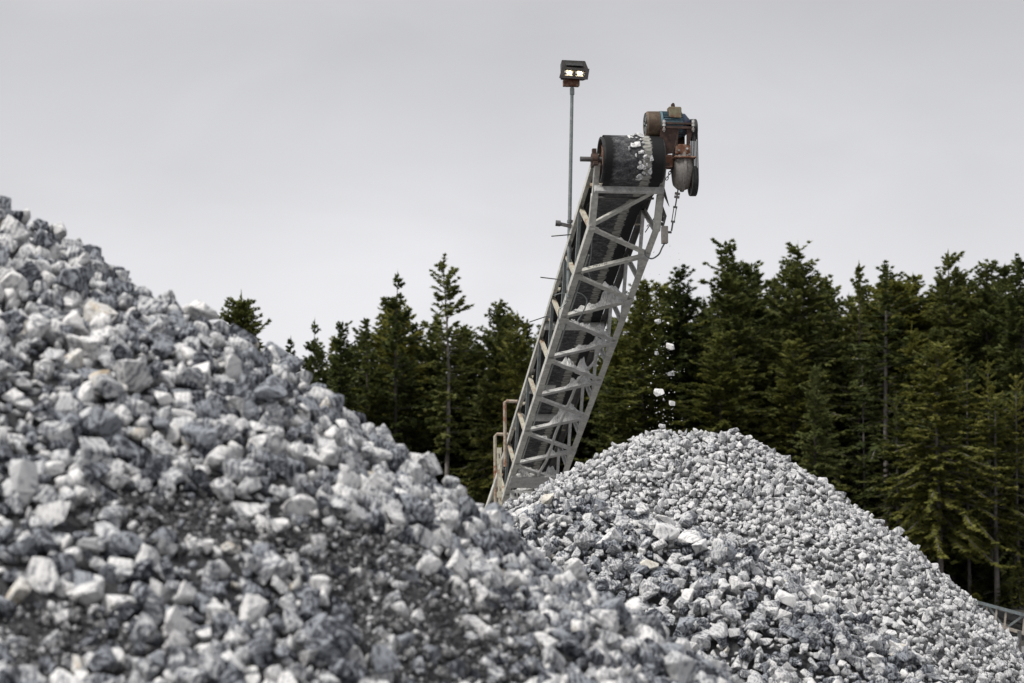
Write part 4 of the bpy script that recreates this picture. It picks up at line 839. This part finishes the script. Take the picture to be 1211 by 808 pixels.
# ------------------------------------------------------------------ conifers
def conifer(seed, h, base, r, style='spruce'):
    """returns (crown verts, crown tris, MB of trunk and limbs); h height, base crown base as fraction, r radius"""
    rd = random.Random(seed); V = []; T = []; tm = MB()
    bend = [rd.uniform(-.022, .022) for _ in range(2)]
    def axis(z): return Vector((bend[0] * z * math.sin(z * .25 + seed), bend[1] * z * math.cos(z * .2 + seed), z))
    rt = h * .0068 + .04; pts = [axis(h * i / 14) for i in range(15)]; n8 = 8; vs = []
    for i, p in enumerate(pts):
        rr = rt * (1 - i / 14) ** .8 + .012; rr *= 1.25 if i == 0 else 1
        vs += [p + Vector((math.cos(2 * math.pi * k / n8) * rr, math.sin(2 * math.pi * k / n8) * rr, 0)) for k in range(n8)]
    tm.add(vs, [(i * n8 + k, i * n8 + (k + 1) % n8, (i + 1) * n8 + (k + 1) % n8, (i + 1) * n8 + k) for i in range(14) for k in range(n8)])
    def leaf(p, d, l, wd, nrm):
        s = d.cross(nrm)
        if s.length < 1e-5: return
        s.normalize(); o = len(V); m = p + d * l * .45
        V.extend((p, m + s * wd, p + d * l, m - s * wd)); T.extend(((o, o + 1, o + 2), (o, o + 2, o + 3)))
    def spray(p, d, l):
        """a flat, slightly drooping fan of needle twigs"""
        nrm = Vector((rd.gauss(0, .35), rd.gauss(0, .35), 1)).normalized()
        for a in (-.85, -.3, .3, .85):
            q = Matrix.Rotation(a + rd.gauss(0, .15), 3, nrm) @ d; q.z -= rd.uniform(-.15, .3); leaf(p, q.normalized(), l * rd.uniform(.7, 1.1) * (1 - .25 * abs(a)), l * rd.uniform(.16, .27), nrm)
    z = h * base; zz = []
    clumpy = style in ('old', 'open')
    while z < h * .985:
        zz.append(z); t = (z / h - base) / (1 - base); z += {'spruce': .40, 'round': .27, 'thin': .62, 'old': .48}.get(style, .6) * (1 - .55 * t) * rd.uniform(.7, 1.3) * h / 18
    lop = [rd.uniform(.55, 1.25) for _ in range(7)]; pw = rd.uniform(.6, 1.0)
    for z in zz:
        t = (z / h - base) / (1 - base)
        if style == 'old': L0 = 1.15 * r * (.55 + .45 * math.sin(min(1, t * 1.3) * math.pi)) * (1 if t < .93 else .6)
        elif style == 'round': L0 = r * min(1, .55 + t) * min(1, 1.75 * math.sqrt(max(.01, 1 - t)))
        else: L0 = r * (1 - t) ** pw * (.75 + .25 * min(1, t * 5)) + .22
        L0 *= 1 + .38 * mnoise.noise(Vector((z * .55, seed * 7.3, 0)))
        nb = {'spruce': 10, 'round': 10, 'thin': 6, 'old': 8}.get(style, 6); nb = max(4, round(nb * (1 - (.5 if style != 'round' else 0) * max(0, t - .35) / .65))); ph = rd.uniform(0, 6.28)
        for k in range(nb):
            if rd.random() < (.20 if not clumpy else .25): continue
            az = ph + 2 * math.pi * k / nb + rd.gauss(0, .25); L = L0 * rd.uniform(.42, (1.38 + .3 * t) if not clumpy and style != 'round' else 1.2) * lop[int((az % 6.28) / 6.29 * 7)]
            el = (.75 if style != 'round' else .5) * t ** 1.5 + (-.05 if not clumpy else .1) + rd.gauss(0, .12); d = Vector((math.cos(az) * math.cos(el), math.sin(az) * math.cos(el), math.sin(el)))
            p = axis(z); ns = max(2, int(L / .19)); st = L / ns; droop = .08 * (1 - t) + .015; path = [p.copy()]
            for i in range(ns):
                d = (d + Vector((rd.gauss(0, .06), rd.gauss(0, .06), -droop if i < ns * .6 else droop * 1.1))).normalized(); p = p + d * st; path.append(p.copy())
                f = (i + 1) / ns
                if f < (.22 if not clumpy else .45) and L > 1: continue
                ln = (.24 + .20 * (1 - abs(f - .55))) * (.75 if t > .85 else 1) * rd.uniform(.8, 1.25)
                sd2 = d.cross(Vector((0, 0, 1))); sd2 = sd2.normalized() if sd2.length > 1e-4 else Vector((1, 0, 0))
                for sgn in (-1, 1):
                    if rd.random() < .9: spray(p, (d * .75 + sd2 * sgn * rd.uniform(.5, 1.1)).normalized(), ln)
                if rd.random() < (.5 if not clumpy else .9): spray(p, (d + Vector((0, 0, rd.uniform(-.5, .5)))).normalized(), ln * .9)
            spray(p, d, .3); spray(p, (d + Vector((0, 0, .4))).normalized(), .24)
            if L > .8: tm.tube([path[0], path[len(path) // 2], path[int(len(path) * .8)]], .012 + .008 * L, 3)
    for k in range(4): spray(axis(h * (.955 + .012 * k)), Vector((rd.gauss(0, .4), rd.gauss(0, .4), 1)).normalized(), .4)
    leaf(axis(h * .97), Vector((0, 0, 1)), .9, .06, Vector((0, 1, 0)))
    # dead snags below the crown
    zc = h * .08
    while zc < h * base:
        az = rd.uniform(0, 6.28); L = rd.uniform(.4, r * .7); p = axis(zc); tm.tube([p, p + Vector((math.cos(az) * L * .6, math.sin(az) * L * .6, -.05)), p + Vector((math.cos(az) * L, math.sin(az) * L, -.22 * L))], .014, 3); zc += rd.uniform(.5, 1.1)
        if rd.random() < .25: spray(p + Vector((math.cos(az) * L, math.sin(az) * L, -.2 * L)), Vector((math.cos(az), math.sin(az), -.1)).normalized(), .45)
    return V, T, tm
TP = {}
def tree_proto(key, seed, h, base, r, style):
    V, T, tm = conifer(seed, h, base, r, style)
    cm = bpy.data.meshes.new('crown'); cm.from_pydata([tuple(v) for v in V], [], T); t_ = bpy.data.meshes.new('trunk'); t_.from_pydata([tuple(v) for v in tm.v], [], tm.f); t_.shade_smooth()
    TP[key] = (cm, t_, h)
specs = [('a', 1, 18, .08, 3.3, 'spruce'), ('b', 2, 18, .12, 3.0, 'spruce'), ('c', 3, 18, .2, 3.4, 'spruce'), ('d', 4, 18, .12, 2.8, 'open'), ('e', 5, 18, .15, 3.7, 'spruce'), ('f', 6, 18, .26, 3.3, 'spruce'),
         ('g', 7, 18, .3, 2.5, 'open'), ('old', 8, 19, .45, 1.9, 'old'), ('round', 9, 14, .3, 1.9, 'round'), ('young', 10, 8, .05, 2.2, 'spruce'), ('h', 11, 18, .1, 3.1, 'spruce'), ('i', 12, 18, .30, 2.9, 'thin'), ('m', 14, 18, .14, 3.5, 'spruce'), ('n', 15, 18, .1, 2.7, 'spruce'), ('o', 16, 18, .2, 3.1, 'spruce'), ('p', 17, 18, .16, 2.9, 'thin'), ('k', 13, 18, .25, 3.2, 'round')]
for s_ in specs: tree_proto(*s_)
crown_cache = {}
def place_tree(px, ytip, Y, key, fol, label, group=None, wide=1., bark='bark'):
    top = at(px, ytip, Y); gz = max(.0, min(.25, (Y - 108) * .02)) - .05; hh = top.z - gz; cm, t_, h = TP[key]; k = hh / h
    r_ = bpy.data.objects.new('conifer', None); COL.objects.link(r_); r_.location = (top.x, Y, gz); r_.rotation_euler = (0, 0, random.uniform(0, 6.28)); sx_ = k * wide if wide else k; sx_ = sx_ ** 1 ; r_.scale = (sx_, sx_, k)
    r_['label'] = label; r_['category'] = 'tree'
    if group: r_['group'] = group
    for nm, me0, mm_ in (('crown', cm, FOL[fol]), ('trunk', t_, M[bark])):
        ck = (key, nm, mm_.name)
        if not me0.materials: me0.materials.append(mm_)
        o = bpy.data.objects.new(nm, me0); COL.objects.link(o); o.parent = r_
        o.material_slots[0].link = 'OBJECT'; o.material_slots[0].material = mm_
    return r_
SKX = [240, 330, 345, 372, 400, 430, 470, 500, 528, 560, 590, 612, 640, 700, 740, 770, 803, 838, 865, 885, 905, 942, 965, 985, 1012, 1030, 1052, 1078, 1100, 1121, 1145, 1166, 1190, 1211, 1300]
SKY_ = [420, 425, 410, 400, 388, 382, 340, 378, 372, 378, 362, 370, 378, 385, 365, 333, 322, 352, 296, 310, 318, 298, 318, 330, 318, 330, 316, 322, 326, 306, 330, 318, 310, 314, 310]
# trees that stand out
hero = [(285, 353, 124, 'round', 'dark', 'bushy round-topped conifer standing alone above the foreground heap', .80),
 (345, 402, 122, 'open', 'dark', 'small sparse conifer at the left end of the forest', 1), (371, 381, 128, 'g', 'dark', 'slender open conifer, second in from the forest\'s left end', .8),
 (401, 383, 124, 'b', 'dark', 'narrow pointed conifer left of the twin tall trees', .9), (431, 378, 127, 'd', 'dark', 'conifer with a split tufted top before the first tall spire', 1),
 (471, 325, 126, 'g', 'dark', 'tall gappy spire left of the bare-trunked tree', .95), (527, 310, 123, 'old', 'dark', 'tallest tufted conifer with a long bare grey trunk', 1.0),
 (590, 358, 127, 'a', 'dark', 'pointed conifer just left of the conveyor', .9), (612, 372, 124, 'h', 'olive', 'olive conifer touching the left rail of the conveyor', .85),
 (765, 333, 121, 'a', 'olive', 'olive conifer right beside the conveyor truss', 1.15), (803, 318, 126, 'h', 'dark', 'pointed conifer behind the falling stones', 1.),
 (865, 288, 125, 'b', 'dark', 'tall bushy spire right of the falling stones', 1.1), (941, 291, 126, 'e', 'dark', 'broad tall conifer above the heap top', 1.1),
 (1012, 314, 127, 'd', 'dark', 'thin-topped conifer right of the broad one', .9), (1045, 315, 119, 'i', 'dark', 'conifer with a pale bare upper trunk', 1.15), (1121, 301, 125, 'h', 'dark', 'tall dark spire rising above the olive tree', 1.),
 (1166, 314, 124, 'c', 'dark', 'dark conifer near the right edge', 1.), (1205, 308, 121, 'e', 'dark', 'conifer cut by the right edge of the view', 1.),
 (961, 434, 113, 'a', 'pale', 'young pale green conifer above the right slope of the heap', .85), (1108, 406, 114, 'f', 'olive', 'big olive green conifer with a long bare stem', 1.25),
 (938, 405, 120, 'c', 'olive', 'blunt olive crown behind the young pale conifer', 1.1), (1060, 470, 117, 'i', 'dark', 'short-crowned conifer left of the big olive one', 1.3), (1175, 470, 116, 'i', 'olive', 'thin-stemmed conifer with flat sparse limbs by the far conveyor', 1.4), (852, 395, 119, 'c', 'olive', 'full olive conifer over the heap top', 1.2)]
for (px, y, Y, k, fo_, lb, wd) in hero:
    if k == 'open': k = 'd'
    place_tree(px, y, Y, k, fo_, lb, 'conifers at the edge of the forest', wd, 'bark_pale' if k in ('old', 'f', 'i') else 'bark')
SHORT = ['the lone round-topped conifer', 'the sparse conifer at the forest end', 'the slender open conifer', 'the narrow conifer left of the twin tall trees', 'the split-top conifer', 'the tall gappy spire', 'the tall bare-trunked conifer', 'the pointed tree left of the conveyor', 'the olive tree touching the conveyor rail', 'the olive conifer beside the truss', 'the spire behind the falling stones', 'the bushy spire right of the falling stones', 'the broad tree above the heap top', 'the thin-topped conifer', 'the tree with the pale bare top trunk', 'the spire above the olive tree', 'the dark tree near the right edge', 'the tree cut by the right edge']
def crowd_label(fo_, px, y, Y):
    j = min(range(18), key=lambda q: abs(hero[q][0] - px)); side = 'straight behind' if abs(hero[j][0] - px) < 7 else ('left of' if px < hero[j][0] else 'right of'); row = 'front-row' if Y < 130.5 else 'second-row' if Y < 136.5 else 'third-row' if Y < 145 else 'rear-row'
    return f"{fo_} {row} conifer, {side} {SHORT[j]}"
G = 'conifers packed behind the forest edge'; labs = {'dark': 'dark conifer crowded among its neighbours in the forest', 'olive': 'olive tinted conifer crowded among its neighbours in the forest'}
for (Y, dx, dmin, dmax, x0) in ((128, 42, 14, 90, 345), (133, 38, 4, 36, 360), (140, 36, 0, 30, 380), (150, 38, 4, 40, 400)):
    px = x0 + random.uniform(-10, 10)
    while px < 1260:
        y = np.interp(px, SKX, SKY_) + random.uniform(dmin, dmax); fo_ = 'olive' if random.random() < (.55 if px > 950 else .28) else 'dark'
        if Y > 145 or not (1000 < px < 1211) or random.random() < .6: k = random.choice('abcehmnopabehmn')
        else: k = random.choice('fcpomk')
        yy_ = Y + random.uniform(-2.2, 2.2); place_tree(px, float(y), yy_, k, fo_, crowd_label(fo_, px, y, yy_), G, random.uniform(.8, 1.25)); px += dx * random.uniform(.7, 1.3)
# thin pale stems low at the right, sapling understorey
for (px, y, Y) in ((1168, 430, 117.5), (1200, 445, 116.5), (1020, 420, 121), (1142, 425, 121)):
    place_tree(px, y, Y, 'i', 'olive' if px > 1150 else 'dark', {1168: 'pale thin trunk left of the edge pair, flat sparse crown', 1200: 'pale leaning stem closest to the far conveyor', 1020: 'conifer with bare lower trunk over the heap shoulder', 1142: 'slim conifer just right of the big olive tree'}[px], 'conifers at the edge of the forest', .8, 'bark_pale')
for px in np.arange(350, 1260, 38):
    Y = 144 + random.uniform(-4, 4); place_tree(float(px + random.uniform(-12, 12)), random.uniform(520, 580), Y, 'young', 'dark', 'low young conifer in the shade under the tall trees', 'young conifers in the forest shade', 1.5)
for px in (1133, 1149, 1158, 1176, 1184, 1207, 1216, 1233):
    Y = random.uniform(113, 120); place_tree(float(px + random.uniform(-4, 4)), random.uniform(662, 704), Y, random.choice(('young', 'd', 'n')), random.choice(('dark', 'olive')), 'low bushy seedling conifer at the foot of the forest behind the far conveyor', 'seedling conifers at the forest foot', random.uniform(1.6, 2.4))
print('crown tris', sum(len(v[0].polygons) for v in TP.values()) * 2, 'objects', len(S.objects))
